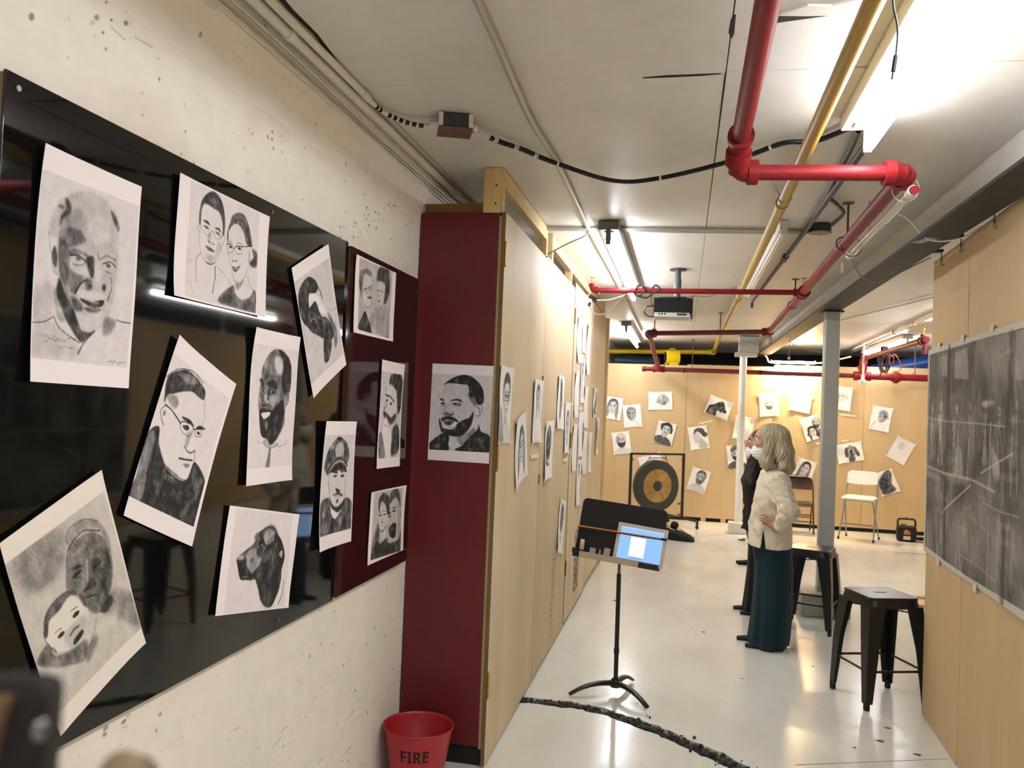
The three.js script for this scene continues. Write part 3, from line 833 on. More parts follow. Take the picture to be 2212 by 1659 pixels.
M.plyEdge = mat(0x9a8258, 0.8); M.plyEdgeDark = mat(0x6b5636, 0.8);
M.redPanel = mat(0x620c13, 0.5);
M.redPanel.map = metres(texture(256, 256, (x, y) => 238 + fbm(x * 34, y * 34, 3) * 12 + fbm(x * 4, y * 4, 3) * 10), 1);
M.blackAcrylic = mat(0x0a0b0b, 0.04, { ior: 1.5 }); M.maroonAcrylic = mat(0x2b0a10, 0.06, { ior: 1.5 });
M.frameWood = mat(0x7a6340, 0.8); M.blackPaint = mat(0x0d0d0e, 0.35); M.blackMatte = mat(0x101011, 0.7); M.darkCloth = mat(0x0b0d11, 0.92);
M.beam = mat(0x2b2b2a, 0.6, { map: metres(texture(256, 256, (x, y) => 205 + fbm(x * 8, y * 8, 4) * 90), 0.8) });
const pipeMap = texture(256, 256, (x, y) => { const n = fbm(x * 12, y * 12, 4); return [236 + n * 40, 232 + n * 70, 232 + n * 70]; });
M.pipeRed = mat(0x861a20, 0.5, { map: pipeMap, specularIntensity: 0.5 }); M.pipeYellow = mat(0xb89a3a, 0.45, { map: pipeMap }); M.brightYellow = mat(0xf2cf10, 0.5);
M.white = mat(0xe6e3da, 0.5); M.whitePaint = mat(0xdad6cb, 0.45); M.whiteGloss = mat(0xf0efe9, 0.3); M.greyPaint = mat(0xb9bab4, 0.4); M.conduit = mat(0xb5b1a6, 0.4, { metalness: 0.3 }); M.conduitDark = mat(0x30343a, 0.5);
M.steel = mat(0x8c8c8c, 0.35, { metalness: 1 }); M.brass = mat(0xc09a45, 0.3, { metalness: 1 }); M.greyMetal = mat(0x6b6b68, 0.4, { metalness: 0.7 }); M.void = mat(0x1b1f26, 0.9); M.duct = mat(0x5d7890, 0.4, { metalness: 0.4 }); M.ductBlue = mat(0x27519c, 0.3);
M.tape = mat(0xefe6cc, 0.7); M.cableBlack = mat(0x15161a, 0.5); M.cableGrey = mat(0x88877f, 0.5); M.cableWhite = mat(0xe9e7df, 0.5);
M.tubeLit = new THREE.MeshStandardMaterial({ color: 0xffffff, emissive: COOL, emissiveIntensity: TUBE_GLOW, roughness: 0.5 });

// ---------- the setting
const crackLine = curve([[-1.1, 0, -4.42], [-0.79, 0, -4.433], [-0.486, 0, -4.439], [-0.236, 0, -4.335], [0.064, 0, -4.119], [0.306, 0, -3.896], [0.7, 0, -3.5], [1.2, 0, -3.05], [2, 0, -2.55]]);
{
  const r = mulberry(4), pts = crackLine.getSpacedPoints(150), A = [], B = [];
  pts.forEach((p, i) => { const t = crackLine.getTangentAt(i / 150), w = 0.036 + fbm(i * 0.13, 3) * 0.03 + r() * 0.014, w2 = 0.04 + fbm(i * 0.17, 9) * 0.03 + r() * 0.014; A.push([p.x + t.z * w, p.z - t.x * w]); B.push([p.x - t.z * w2, p.z + t.x * w2]); });
  const s = new THREE.Shape([[-1.7, -3.4], [6, -3.4], [6, 15], [-1.7, 15]].map(([x, y]) => new THREE.Vector2(x, y)));
  s.holes.push(new THREE.Path([...A, ...B.reverse()].map(([x, z]) => new THREE.Vector2(x, -z))));
  const fl = struct('floor', new THREE.ExtrudeGeometry(s, { depth: 0.05, bevelEnabled: false }).rotateX(-Math.PI / 2).translate(0, -0.05, 0), M.floor);
  part('crack_bed', move(box(3.6, 0.04, 2.6, 0), 0.5, -0.075, -3.5), mat(0x2c2a26, 0.95), fl);
  part('subfloor', move(box(8, 0.06, 19, 0), 2.1, -0.13, -5.8), mat(0x55524a, 0.95), fl);
  const n = 2600, im = new THREE.InstancedMesh(new THREE.IcosahedronGeometry(1, 0), mat(0xffffff, 0.95), n), m4 = new THREE.Matrix4(), q = new THREE.Quaternion(), col = new THREE.Color();
  for (let i = 0; i < n; i++) {
    const u = r(), p = crackLine.getPointAt(u), t = crackLine.getTangentAt(u), loose = i > n - 46, o = loose ? (r() - 0.35) * 0.36 : (r() + r() - 1) * 0.052, s0 = loose ? 0.003 + r() ** 2 * 0.007 : 0.005 + r() ** 2 * 0.012;
    q.setFromEuler(new THREE.Euler(r() * 6, r() * 6, r() * 6));
    m4.compose(V(p.x + t.z * o, loose ? s0 * 0.6 : -0.018 + r() * 0.016, p.z - t.x * o), q, V(s0, s0 * (0.6 + r() * 0.4), s0)); im.setMatrixAt(i, m4);
    const v = 0.02 + r() ** 2 * 0.085; im.setColorAt(i, col.setRGB(v * 1.05, v, v * 0.88));
  }
  im.name = 'gravel'; tag(im, 'dark grey crumbled rubble filling the crack across the white floor', 'gravel'); im.userData.kind = 'stuff'; scene.add(im);
}
// joint in the floor paint
part('floor_seam', new THREE.ExtrudeGeometry(new THREE.Shape([[0.55, 4.0], [1.0, 4.18], [1.27, 4.29], [1.27, 4.294], [1.0, 4.185], [0.55, 4.006]].map(([x, y]) => new THREE.Vector2(x, y))), { depth: 0.0008, bevelEnabled: false }).rotateX(-Math.PI / 2), mat(0x8d897e, 0.8), scene.getObjectByName('floor'));
// dark chips and worn spots of the floor paint, each with an outline of its own
{
  const fl = scene.getObjectByName('floor'), r = mulberry(61), chip = mat(0x4d4a42, 0.8), list = [[-0.49, -6.95, 0.035], [0.2, -6.2, 0.018], [1.0, -4.42, 0.022], [1.14, -4.3, 0.02], [0.86, -5.6, 0.012], [0.86, -4.3, 0.01], [0.4, -5.2, 0.01], [1.06, -3.98, 0.012], [1.08, -4.62, 0.02]];
  for (const [x, z, s] of list) {
    const p = Array.from({ length: 9 }, (_, i) => { const a = i / 9 * 6.283, q = s * (0.5 + r() * 0.6); return new THREE.Vector2(x + Math.cos(a) * q, -z + Math.sin(a) * q * 0.8); });
    part('paint_chip', new THREE.ExtrudeGeometry(new THREE.Shape(p), { depth: 0.0012, bevelEnabled: false }).rotateX(-Math.PI / 2), chip, fl);
  }
}
const ceil = struct('ceiling', move(box(8, 0.1, 19, 0), 2.1, 2.69, -5.8), mat(0x3a342b, 0.9));
{
  const r = mulberry(14), xs = [[-1.7, -1.094], [-1.094, 0.093], [0.093, 1.25], [1.25, 2.6], [2.6, 4.0], [4.0, 6]], zs = [3.4, 0.2, -2.6, -4.82, -7.3, -9.7, -12.1, -15];
  for (const [x0, x1] of xs) for (let k = 0; k < zs.length - 1; k++) {
    const near = x1 < 1.3 && zs[k] > -3, gap = near ? 0.0035 : 0.0012, w = x1 - x0 - gap, d = zs[k] - zs[k + 1] - gap, drop = r() * (near ? 0.003 : 0.001);
    part('ceiling_panel', box(w, 0.012, d, 0.002), M.ceiling, ceil, [(x0 + x1) / 2, 2.626 - drop, (zs[k] + zs[k + 1]) / 2], [near ? (r() - 0.5) * 0.002 : 0, 0, 0]);
  }
  // the broken, drooping edge of the board by the red pipe, and the ragged strip at the wall
  const rag = (pts, y, th) => new THREE.ExtrudeGeometry(new THREE.Shape(pts.map(([x, z]) => new THREE.Vector2(x, -z))), { depth: th, bevelEnabled: false }).rotateX(-Math.PI / 2).translate(0, y, 0);
  part('torn_board_edge', rag([[0.2, -2.2], [0.27, -2.155], [0.33, -2.165], [0.4, -2.13], [0.41, -2.19], [0.33, -2.215], [0.27, -2.21]], 2.6, 0.006), mat(0xcfc8ba, 0.7), ceil);
  part('torn_board_gap', rag([[0.17, -2.235], [0.24, -2.215], [0.33, -2.222], [0.4, -2.195], [0.34, -2.25], [0.24, -2.27], [0.17, -2.285]], 2.6165, 0.003), mat(0x2a241c, 0.9), ceil);
  part('ragged_seam', rag([[-1.075, -1.3], [-1.062, -1.6], [-1.056, -1.9], [-1.066, -2.05], [-1.064, -2.2], [-1.084, -2.4], [-1.1, -2.52], [-1.09, -2.35], [-1.078, -2.2], [-1.082, -2.05], [-1.073, -1.9], [-1.08, -1.6]], 2.6165, 0.003), mat(0x2a241c, 0.9), ceil);
  part('ragged_seam', rag([[-0.16, -2.615], [-0.05, -2.6], [0.05, -2.598], [0.08, -2.606], [0.02, -2.614], [-0.08, -2.616]], 2.6165, 0.003), mat(0x2a241c, 0.9), ceil);
  part('ragged_seam', rag([[0.088, -2.24], [0.1, -2.22], [0.102, -2.33], [0.097, -2.36], [0.086, -2.32]], 2.6165, 0.003), mat(0x2a241c, 0.9), ceil);
}
{ // the cast wall on the left leans in where it meets the ceiling
  struct('wall_left', move(box(0.3, 2.72, 18, 0), -1.335, 1.31, -5.8), M.wall);
  const s = new THREE.Shape([[-1.19, 2.36], [-1.184, 2.38], [-1.176, 2.44], [-1.146, 2.63], [-1.19, 2.63]].map(([x, y]) => new THREE.Vector2(x, y)));
  struct('wall_left_haunch', boxUV(new THREE.ExtrudeGeometry(s, { depth: 18, bevelEnabled: false })), M.wall, [0, 0, -14.8]);
}
struct('wall_back', move(box(8, 2.7, 0.15, 0), 2.1, 1.3, 3.28), mat(0xcfc9bd, 0.7));
struct('wall_right', move(box(0.15, 2.7, 18.4, 0), 5.4, 1.3, -5.9), mat(0xc9c4b8, 0.7));
struct('wall_end', move(box(8, 2.7, 0.15, 0), 2.1, 1.3, -14.85), M.void);
{ // back wall of tan panels standing on dark blocks, open above
  const w = struct('wall_far', move(box(5.4, 0.06, 0.05, 0), 1.4, 0.03, -12.5), M.blackMatte);
  for (const [x0, x1, top] of [[-1.18, 0.04, 2.255], [0.04, 1.26, 2.27], [1.26, 2.48, 2.3], [2.48, 4.1, 2.31]]) part('wall_panel', box(x1 - x0 - 0.004, top - 0.055, 0.019, 0.001), M.tan, w, [(x0 + x1) / 2, (top + 0.055) / 2, -12.45 + (x0 > 0 && x0 < 1 ? 0.004 : 0)]);
  for (const x of [0.34, 0.62, 0.82, 1.08]) part('levelling_block', box(0.07, 0.055, 0.03, 0.002), M.tan, w, [x, 0.0275, -12.455]);
  part('top_rail', box(5.3, 0.07, 0.04, 0.003, true), M.pine, w, [1.45, 2.2, -12.48]);
}
// ---------- right-hand partition of tan sheets, hung from hooks
const TILT = -0.0517;
const wallR = new THREE.Group(); wallR.name = 'wall_partition'; wallR.userData.kind = 'structure'; wallR.position.set(1.32, 0, -4.92); wallR.rotation.y = TILT; scene.add(wallR);
for (const [a, b, dx, top] of [[0, 0.706, 0, 2.452], [0.709, 1.92, 0.003, 2.456], [1.923, 3.14, 0, 2.456], [3.143, 4.36, 0.002, 2.456]]) part('wall_panel', box(0.018, top - 0.004, b - a, 0.001), M.tan, wallR, [0.009 + dx, top / 2 + 0.002, (a + b) / 2]);
for (const z of [0.02, 0.7, 1.92, 3.14]) part('wall_batten', box(0.04, 2.4, 0.04, 0.003), M.pine, wallR, [0.045, 1.21, z + 0.02]);
for (const z of [0.22, 0.6, 1.12]) {
  const h = thing('hanging_hook', ['small metal hook holding the tan partition at its far corner', 'small metal hook holding the tan partition near its upright joint', 'small metal hook holding the tan partition nearest the picture edge'][[0.22, 0.6, 1.12].indexOf(z)], 'hook', [1.32 + z * Math.sin(TILT), 2.4, -4.92 + z * Math.cos(TILT)], TILT);
  part('clamp_plate', box(0.05, 0.012, 0.05, 0.002), M.beam, h, [-0.03, 0.07, 0]);
  part('hook_rod', merged([rod([-0.012, 0.066, 0], [-0.012, 0.016, 0], 0.0028), tube([[-0.012, 0.016, 0], [-0.016, 0.002, 0], [-0.008, -0.006, 0], [-0.002, 0.004, 0]], 0.0028, 14, 6)]), M.steel, h);
  part('eye_nut', new THREE.TorusGeometry(0.006, 0.0025, 6, 14), M.steel, h, [-0.012, 0.024, 0], [0, 0.5, 0]);
}
// steel beam under the ceiling
{
  const b = struct('beam', move(box(0.17, 0.016, 17, 0.002), 0, 2.448, 0), M.beam, [1.135, 0, -6.3], [0, 0.004, 0]);
  part('beam_web', move(box(0.014, 0.165, 17, 0.001), 0.0, 2.537, 0), M.ceiling, b);
  part('bare_patch', box(0.05, 0.002, 0.13, 0.0005), mat(0xa8a49a, 0.6), b, [-0.04, 2.4388, 2.03], [0, 0.4, 0]);
}
{ // square steel column on a concrete block
  const c = thing('column', 'square grey steel column under the dark beam, on a grey concrete block', 'column', [1.16, 0, -7.13]);
  part('shaft', box(0.118, 2.26, 0.118, 0.012), M.greyPaint, c, [0, 1.31, 0]);
  part('base_block', box(0.37, 0.185, 0.36, 0.014), mat(0xb4b4ac, 0.6), c, [-0.005, 0.0925, -0.01]);
  part('cap_plate', box(0.16, 0.012, 0.17, 0.002), M.beam, c, [0, 2.434, 0]);
}
{ // round post near the back wall
  const c = thing('post', 'round white post with a white capital box and base block by the back wall', 'post', [0.765, 0, -11.5]);
  part('shaft', rod([0, 0.12, 0], [0, 2.36, 0], 0.047, 0.047, 28), M.whiteGloss, c);
  part('base_block', box(0.25, 0.14, 0.25, 0.01), M.whitePaint, c, [0, 0.07, 0]);
  const cap = part('capital', box(0.25, 0.21, 0.25, 0.006), M.greyPaint, c, [0.06, 2.5, 0]);
  part('capital_plate', box(0.28, 0.05, 0.28, 0.004), M.greyPaint, cap, [-0.03, -0.13, 0]);
}
// ---------- the run of plywood cupboards on the left, with its red end
const cup = thing('cupboard', 'long plywood cupboard with red end panel and pine framing on top, along the left wall', 'cupboard', [-0.99, 0, -6.05]);
{
  const L = (x, y, z) => [x + 0.99, y, z + 6.05];
  part('end_panel', box(0.361, 2.33, 0.018, 0.001), M.redPanel, cup, L(-0.9995, 1.255, -3.564), null, 'dark red painted end panel');
  part('plinth', box(0.34, 0.085, 4.9, 0), M.blackMatte, cup, L(-0.985, 0.0425, -6.03));
  const side = merged([[-3.555, -5.95], [-5.97, -7.18], [-7.21, -8.55]].map(([a, b]) => move(box(0.012, 2.34, a - b, 0.0008), ...L(-0.813, 1.25, (a + b) / 2))));
  part('inner_panel', side, M.plyEdge, cup);
  for (const [z0, z1, y0, y1, m, x] of [[-3.556, -4.69, 0.012, 2.422, M.ply, -0.79], [-4.694, -5.952, 0.012, 2.437, M.plyB, -0.79], [-5.966, -7.176, 0.02, 2.478, M.ply, -0.788], [-7.212, -8.55, 0.03, 2.5, M.plyB, -0.797]]) {
    const d = part('door', box(0.016, y1 - y0, z0 - z1, 0.001), m, cup, L(x - 0.008, (y0 + y1) / 2, (z0 + z1) / 2));
    part('door_edge', box(0.0162, y1 - y0 - 0.002, 0.004, 0), M.plyEdgeDark, d, [0, 0, (z0 - z1) / 2 + 0.0005]);
    if (z0 === -3.556 || z0 === -5.966) for (const y of [2.235, 1.34, z0 < -5 ? 0.42 : 0.355]) {
      const h = part('hinge', box(0.004, 0.1, 0.026, 0.001), M.brass, d, [0.0095, y - (y0 + y1) / 2, (z0 - z1) / 2 - 0.016]);
      part('hinge_pin', merged([rod([0.003, -0.05, 0.013], [0.003, 0.05, 0.013], 0.005), move(new THREE.SphereGeometry(0.006, 8, 6), 0.003, 0.052, 0.013), move(new THREE.SphereGeometry(0.006, 8, 6), 0.003, -0.052, 0.013)]), M.brass, h);
    }
  }
  for (const y of [1.72, 1.16]) part('latch', box(0.008, 0.055, 0.018, 0.002), M.frameWood, cup, L(-0.787, y, -4.68));
  for (const [y0, y1, z, w, dark, n] of [[0.05, 0.74, -5.4, 0.16, 'rgba(150,70,60,', 1], [1.7, 2.16, -7.75, 0.16, 'rgba(120,60,50,', 2], [2.0, 2.17, -5.24, 0.07, 'rgba(60,60,66,', 3], [1.84, 1.98, -5.5, 0.04, 'rgba(70,66,60,', 4], [0.28, 0.62, -6.85, 0.2, 'rgba(150,80,66,', 5], [0.34, 0.6, -7.7, 0.5, 'rgba(150,84,70,', 6], [0.13, 0.62, -6.6, 0.33, 'rgba(80,80,84,', 7]]) {
    // hand marks in chalk and charcoal: rows of strokes, or a rubbed grey oblong
    const c = document.createElement('canvas'), r = mulberry(100 + n); c.width = 96; c.height = 256; const g = c.getContext('2d');
    if (n === 7) for (let k = 0; k < 900; k++) { g.fillStyle = dark + (0.05 + r() * 0.16) + ')'; g.fillRect(r() * 90, r() * 250, 6 + r() * 12, 3 + r() * 10); }
    else for (let row = 0; row < 17; row++) for (let k = 0; k < 5; k++) { g.strokeStyle = dark + (0.18 + r() * 0.5) + ')'; g.lineWidth = 2 + r() * 3; g.beginPath(); const x = 8 + k * 17 + r() * 6, y = 8 + row * 15; g.moveTo(x, y + r() * 8); g.lineTo(x + 4 + r() * 8, y + r() * 9); g.lineTo(x + r() * 8, y + 4 + r() * 8); g.stroke(); }
    const t = new THREE.CanvasTexture(c); finish(t, true);
    part('chalk_marks', new THREE.PlaneGeometry(w, y1 - y0).rotateY(Math.PI / 2), mat(0xffffff, 0.9, { map: t, transparent: true }), cup, L(n === 2 || n === 6 ? -0.7965 : -0.7872, (y0 + y1) / 2, z));
  }
  part('header', box(0.33, 0.045, 0.04, 0.002, true), mat(0x8b6f45, 0.75, { map: pineMap }), cup, L(-1.0, 2.44, -3.585));
  const screw = new THREE.CylinderGeometry(0.0045, 0.0045, 0.003, 10).rotateX(Math.PI / 2);
  [[-0.851, -3.575], [-0.83, -4.76], [-0.83, -4.98], [-0.83, -5.86], [-0.83, -7.05], [-0.83, -8.42]].forEach(([x, z], i) => {
    const h = 2.618 - 2.4, st = part('stud', box(i ? 0.05 : 0.09, h, 0.04, 0.003), M.pine, cup, L(x, 2.4 + h / 2, z));
    if (i === 0 || i === 3 || i === 5) for (const y of [0.03, -0.05]) part('screw', screw, M.blackPaint, st, [i ? 0 : 0.012, y, 0.0205]);
  });
  for (const [a, b] of [[-3.6, -4.74], [-5.0, -5.84], [-5.88, -7.03], [-7.07, -8.4]]) part('top_rail', box(0.04, 0.075, a - b, 0.003, true), M.pine, cup, L(-0.826, 2.577, (a + b) / 2));
  part('corner_post', box(0.06, 2.5, 0.05, 0.003), M.pine, cup, L(-0.8, 1.255, -8.58));
}
// ---------- sheets of paper
const Q = (y, z) => new THREE.Quaternion().setFromEuler(new THREE.Euler(0, y, 0)).multiply(new THREE.Quaternion().setFromEuler(new THREE.Euler(0, 0, z)));
const tapeGeo = box(0.028, 0.014, 0.0006, 0);
function sheet(name, label, category, tex, w, h, pos, face, degrees, o = {}) {
  const p = new THREE.PlaneGeometry(w, h, 10, 12), a = p.attributes.position, r = mulberry(Math.round(w * 1e4 + pos[1] * 1e5 + pos[2] * 77)), c = [0, 1, 2, 3].map(() => (o.curl ?? 0.004) * (0.2 + r()));
  for (let i = 0; i < a.count; i++) {
    const u = a.getX(i) / w * 2, v = a.getY(i) / h * 2, k = c[(u > 0 ? 1 : 0) + (v > 0 ? 2 : 0)], b = o.bow ?? 0;
    a.setZ(i, k * Math.abs(u * v) ** 3 + (o.curl ?? 0.004) * 0.25 * (1 + Math.sin(u * 2 + v * 3 + pos[2] * 9)) + b * u * u);
  }
  p.computeVertexNormals();
  const m = part(name, p, mat(0xffffff, 0.8, { map: tex, side: THREE.DoubleSide }), scene, pos);
  m.quaternion.copy(Q(face, degrees * Math.PI / 180)); tag(m, label, category, o.group);
  if (o.tape) for (const [x, y] of [[-1, 1], [1, 1], [-1, -1], [1, -1]]) part('tape', tapeGeo, M.tape, m, [x * (w / 2 - 0.004), y * (h / 2 - 0.002), 0.0065], [0, 0, x * y * -0.7 + (r() - 0.5) * 0.6]);
  return m;
}
const inked = (key, px, seed, tone, grain) => { const land = ['couple_glasses', 'dog', 'couple_top', 'couple_low'].includes(key), t = new THREE.CanvasTexture(drawSheet(ART[key], land ? [1545, 1000] : [1000, 1545], px, seed, tone, grain)); finish(t, true); t.wrapS = t.wrapT = THREE.ClampToEdgeWrapping; return t; };
const LEFT = Math.PI / 2, XL = -1.152;
for (const [key, name, label, cat, y, z, w, h, d, px, curl] of [
  ['old_man', 'portrait_drawing', 'charcoal portrait of a white-bearded old man, first from the left on the black board', 'drawing', 1.796, -1.428, 0.281, 0.432, -1, 560, 0.006],
  ['couple_glasses', 'portrait_drawing', 'wide drawing of a young man and woman who both wear glasses, on the black board', 'drawing', 1.934, -1.916, 0.427, 0.283, -0.5, 640, 0.004],
  ['man_tilted', 'portrait_drawing', 'tilted drawing of a man in thin glasses and a black jacket on the black board', 'drawing', 1.455, -1.778, 0.278, 0.43, -22.4, 560, 0.004],
  ['smiling_tie', 'portrait_drawing', 'drawing of a smiling bald bearded man in shirt and tie, on the black board', 'drawing', 1.541, -2.203, 0.27, 0.432, -0.9, 460, 0.008],
  ['sideways', 'portrait_drawing', 'tilted drawing of a dark head hanging sideways, on the black board beside the maroon one', 'drawing', 1.823, -2.494, 0.272, 0.427, 26.2, 420, 0.003],
  ['grandpa_baby', 'portrait_drawing', 'tilted drawing of a grey-haired man holding a baby, lowest on the black board', 'drawing', 1.158, -1.452, 0.275, 0.43, 23.5, 560, 0.005],
  ['dog', 'dog_drawing', 'charcoal drawing of a dark dog head in profile, on the black board', 'drawing', 1.109, -2.175, 0.417, 0.28, -10, 560, 0.003],
  ['cap', 'portrait_drawing', 'drawing of a bearded man in a peaked cap, across the edge of the maroon board', 'drawing', 1.282, -2.682, 0.273, 0.427, -1, 420, 0.006],
  ['couple_top', 'portrait_drawing', 'drawing of an older couple, a woman in glasses, uppermost on the maroon board', 'drawing', 1.947, -2.96, 0.414, 0.276, 0.2, 480, 0.003],
  ['thinker', 'portrait_drawing', 'drawing of a man with his hand at his mouth, middle of the maroon board', 'drawing', 1.517, -3.179, 0.262, 0.423, -1.2, 380, 0.005],
  ['couple_low', 'portrait_drawing', 'drawing of a smiling woman and bearded man cheek to cheek, lowest on the maroon board', 'drawing', 1.081, -3.2, 0.407, 0.276, -1, 480, 0.003],
]) sheet(name, label, cat, inked(key, px, Math.round(y * 100), key === 'grandpa_baby' ? [232, 224, 214] : [238, 230, 231]), w, h, [z < -2.66 ? XL + 0.004 : XL, y, z], LEFT, d, { curl, group: 'portraits on the left boards' });
sheet('portrait_drawing', 'drawing of a short-haired man with a dark beard, taped on the red end panel', 'drawing', inked('red', 620, 5, [226, 220, 224]), 0.279, 0.427, [-0.9585, 1.53, -3.5515], 0, -0.6, { curl: 0.001 });
const small = (key, px, seed, tone = [240, 238, 234]) => { const s = SMALL[key], t = new THREE.CanvasTexture(drawSheet(s.ops, s.wide, s.wide[0] > 1000 ? Math.round(px * 1.29) : px, seed, tone)); finish(t, true); t.wrapS = t.wrapT = THREE.ClampToEdgeWrapping; return t; };
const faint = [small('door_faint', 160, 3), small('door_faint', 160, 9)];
let sd = 50;
for (const [key, label, y, z, w, h, d] of [
  ['door_glasses_man', 'pencil portrait of a man in dark glasses beside the red panel, nearest on the cupboard', 1.573, -3.671, 0.253, 0.345, -0.5],
  ['door_long_hair', 'tilted pencil portrait of a long-haired woman, right of the man in glasses on the cupboard', 1.358, -4.09, 0.285, 0.342, 11],
  ['door_small_head', 'pencil portrait with a small long-haired head and empty lower half, on the first door', 1.547, -4.525, 0.274, 0.347, -1],
  ['door_dark_man', 'dark charcoal portrait of a bearded man just past the first door joint', 1.313, -4.976, 0.285, 0.349, 1],
  ['door_dark_profile', 'charcoal drawing of a dark head with no clear features, high on the second door', 1.606, -5.399, 0.283, 0.347, -2],
  ['door_pale_face', 'pencil portrait of a pale long face beside the hinged joint of the second door', 1.433, -5.756, 0.249, 0.349, -1.3],
  ['door_low_head', 'tilted drawing of a dark head, lowest portrait on the second door', 0.764, -5.646, 0.271, 0.355, -11],
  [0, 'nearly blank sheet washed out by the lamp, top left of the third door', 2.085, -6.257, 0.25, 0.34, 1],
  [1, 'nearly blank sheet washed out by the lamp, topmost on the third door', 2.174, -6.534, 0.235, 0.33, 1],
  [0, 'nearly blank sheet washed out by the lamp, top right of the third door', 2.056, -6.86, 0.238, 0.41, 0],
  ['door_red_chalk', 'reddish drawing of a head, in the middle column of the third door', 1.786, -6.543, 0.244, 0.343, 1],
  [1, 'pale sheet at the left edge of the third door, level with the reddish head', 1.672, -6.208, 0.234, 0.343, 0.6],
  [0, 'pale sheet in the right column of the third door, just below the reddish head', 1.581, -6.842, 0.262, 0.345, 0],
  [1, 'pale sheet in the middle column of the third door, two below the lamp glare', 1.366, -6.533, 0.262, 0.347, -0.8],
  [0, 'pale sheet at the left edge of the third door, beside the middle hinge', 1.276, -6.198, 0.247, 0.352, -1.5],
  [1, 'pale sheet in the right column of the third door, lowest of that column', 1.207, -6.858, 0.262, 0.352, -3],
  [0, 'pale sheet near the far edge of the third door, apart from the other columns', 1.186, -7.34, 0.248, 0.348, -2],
  ['door_child', 'drawing of a small child head, lowest sheet in the middle of the third door', 0.99, -6.516, 0.255, 0.355, -2],
  ['door_dark_figure', 'wide charcoal drawing of a dark figure on the last door', 1.627, -7.641, 0.32, 0.27, -0.5],
  ['door_dark_strip', 'curling sheet with a dark smear, farthest sheet on the cupboard', 1.313, -7.925, 0.245, 0.351, -3],
]) sheet(typeof key === 'string' ? 'portrait_drawing' : 'pencil_sheet', label, 'drawing', typeof key === 'string' ? small(key, 190, ++sd) : faint[key], w, h, [z < -7.2 ? -0.793 : -0.7855, y, z], LEFT, d, { curl: 0.009, tape: true, group: 'sheets taped to the cupboard doors' });
for (const [key, label, x, y, w, h, d, name] of [
  ['wall_long_hair', 'pencil portrait of a long-haired smiling woman at the left end of the back wall', -1.02, 1.589, 0.262, 0.33, -7],
  ['wall_soft_smile', 'portrait of a softly smiling face, second from the left end of the back wall', -0.73, 1.485, 0.262, 0.33, 7],
  ['wall_lizard', 'wide level drawing of a lizard-like head, high on the left of the back wall', -0.33, 1.724, 0.345, 0.262, 2.8, 'animal_drawing'],
  ['wall_dark_shirt_man', 'portrait of a man with moustache and dark shirt, right above the gong frame', -0.246, 1.25, 0.265, 0.329, -12],
  ['wall_bun_profile', 'profile of a woman with hair in a dark bun, right of the panel joint', 0.237, 1.21, 0.27, 0.329, 10.5],
  ['wall_bald_beard', 'portrait of a bald man with a black beard, left above the gong frame', -0.875, 1.079, 0.258, 0.327, 9],
  ['wall_dark_animal', 'tilted drawing mostly hidden behind the gong', -0.433, 0.799, 0.33, 0.255, 18, 'animal_drawing'],
  ['wall_turned_man', 'tilted portrait of a man with receding hair, lowest sheet right of the gong', 0.256, 0.589, 0.268, 0.336, -15],
  ['wall_brown_dog', 'tilted drawing of a dark dog with open mouth, high on the back wall', 0.507, 1.659, 0.339, 0.263, -19, 'dog_drawing'],
  ['wall_pale_profile', 'pale profile of a bearded man half covered by the round white post', 0.86, 1.379, 0.264, 0.329, -7.3],
  ['wall_cap_beard', 'portrait of a bearded man in a cap, low behind the round white post', 0.776, 0.96, 0.255, 0.328, 7],
  ['wall_half_beard', 'pale drawing of a bearded face in the lamp glare, right of the round post', 1.203, 1.73, 0.268, 0.335, 5],
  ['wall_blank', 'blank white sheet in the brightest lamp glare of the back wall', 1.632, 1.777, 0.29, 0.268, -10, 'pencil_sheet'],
  ['wall_couple', 'tilted drawing of a bald bearded man and dark-haired woman, left of the grey column', 1.813, 1.426, 0.289, 0.333, 20.5],
  ['wall_faint_face', 'faint pencil face on white, just right of the top of the grey column', 2.18, 1.856, 0.26, 0.329, -6],
  ['wall_hat', 'drawing of a smiling person in a flat cap, high on the right back wall', 2.703, 1.59, 0.262, 0.337, -9],
  ['wall_hound', 'wide drawing of a long-eared hound seen from the front, above the white chair', 2.311, 1.1, 0.34, 0.266, 12, 'dog_drawing'],
  ['wall_faint_grey', 'almost empty greyish tilted sheet at the right end of the back wall', 2.975, 1.162, 0.26, 0.326, -27, 'pencil_sheet'],
  ['wall_straight_hair', 'portrait of a straight-haired woman just above the brown folding chair', 1.708, 0.813, 0.261, 0.32, -16],
  ['wall_dark_charcoal', 'dark smudged charcoal drawing behind the right side of the white chair', 2.806, 0.708, 0.33, 0.25, 112, 'animal_drawing'],
]) sheet(name || 'portrait_drawing', label, 'drawing', small(key, 150, ++sd), w, h, [x, y, -12.432], 0, d, { curl: 0.012, tape: true, group: 'sheets taped to the back wall' });
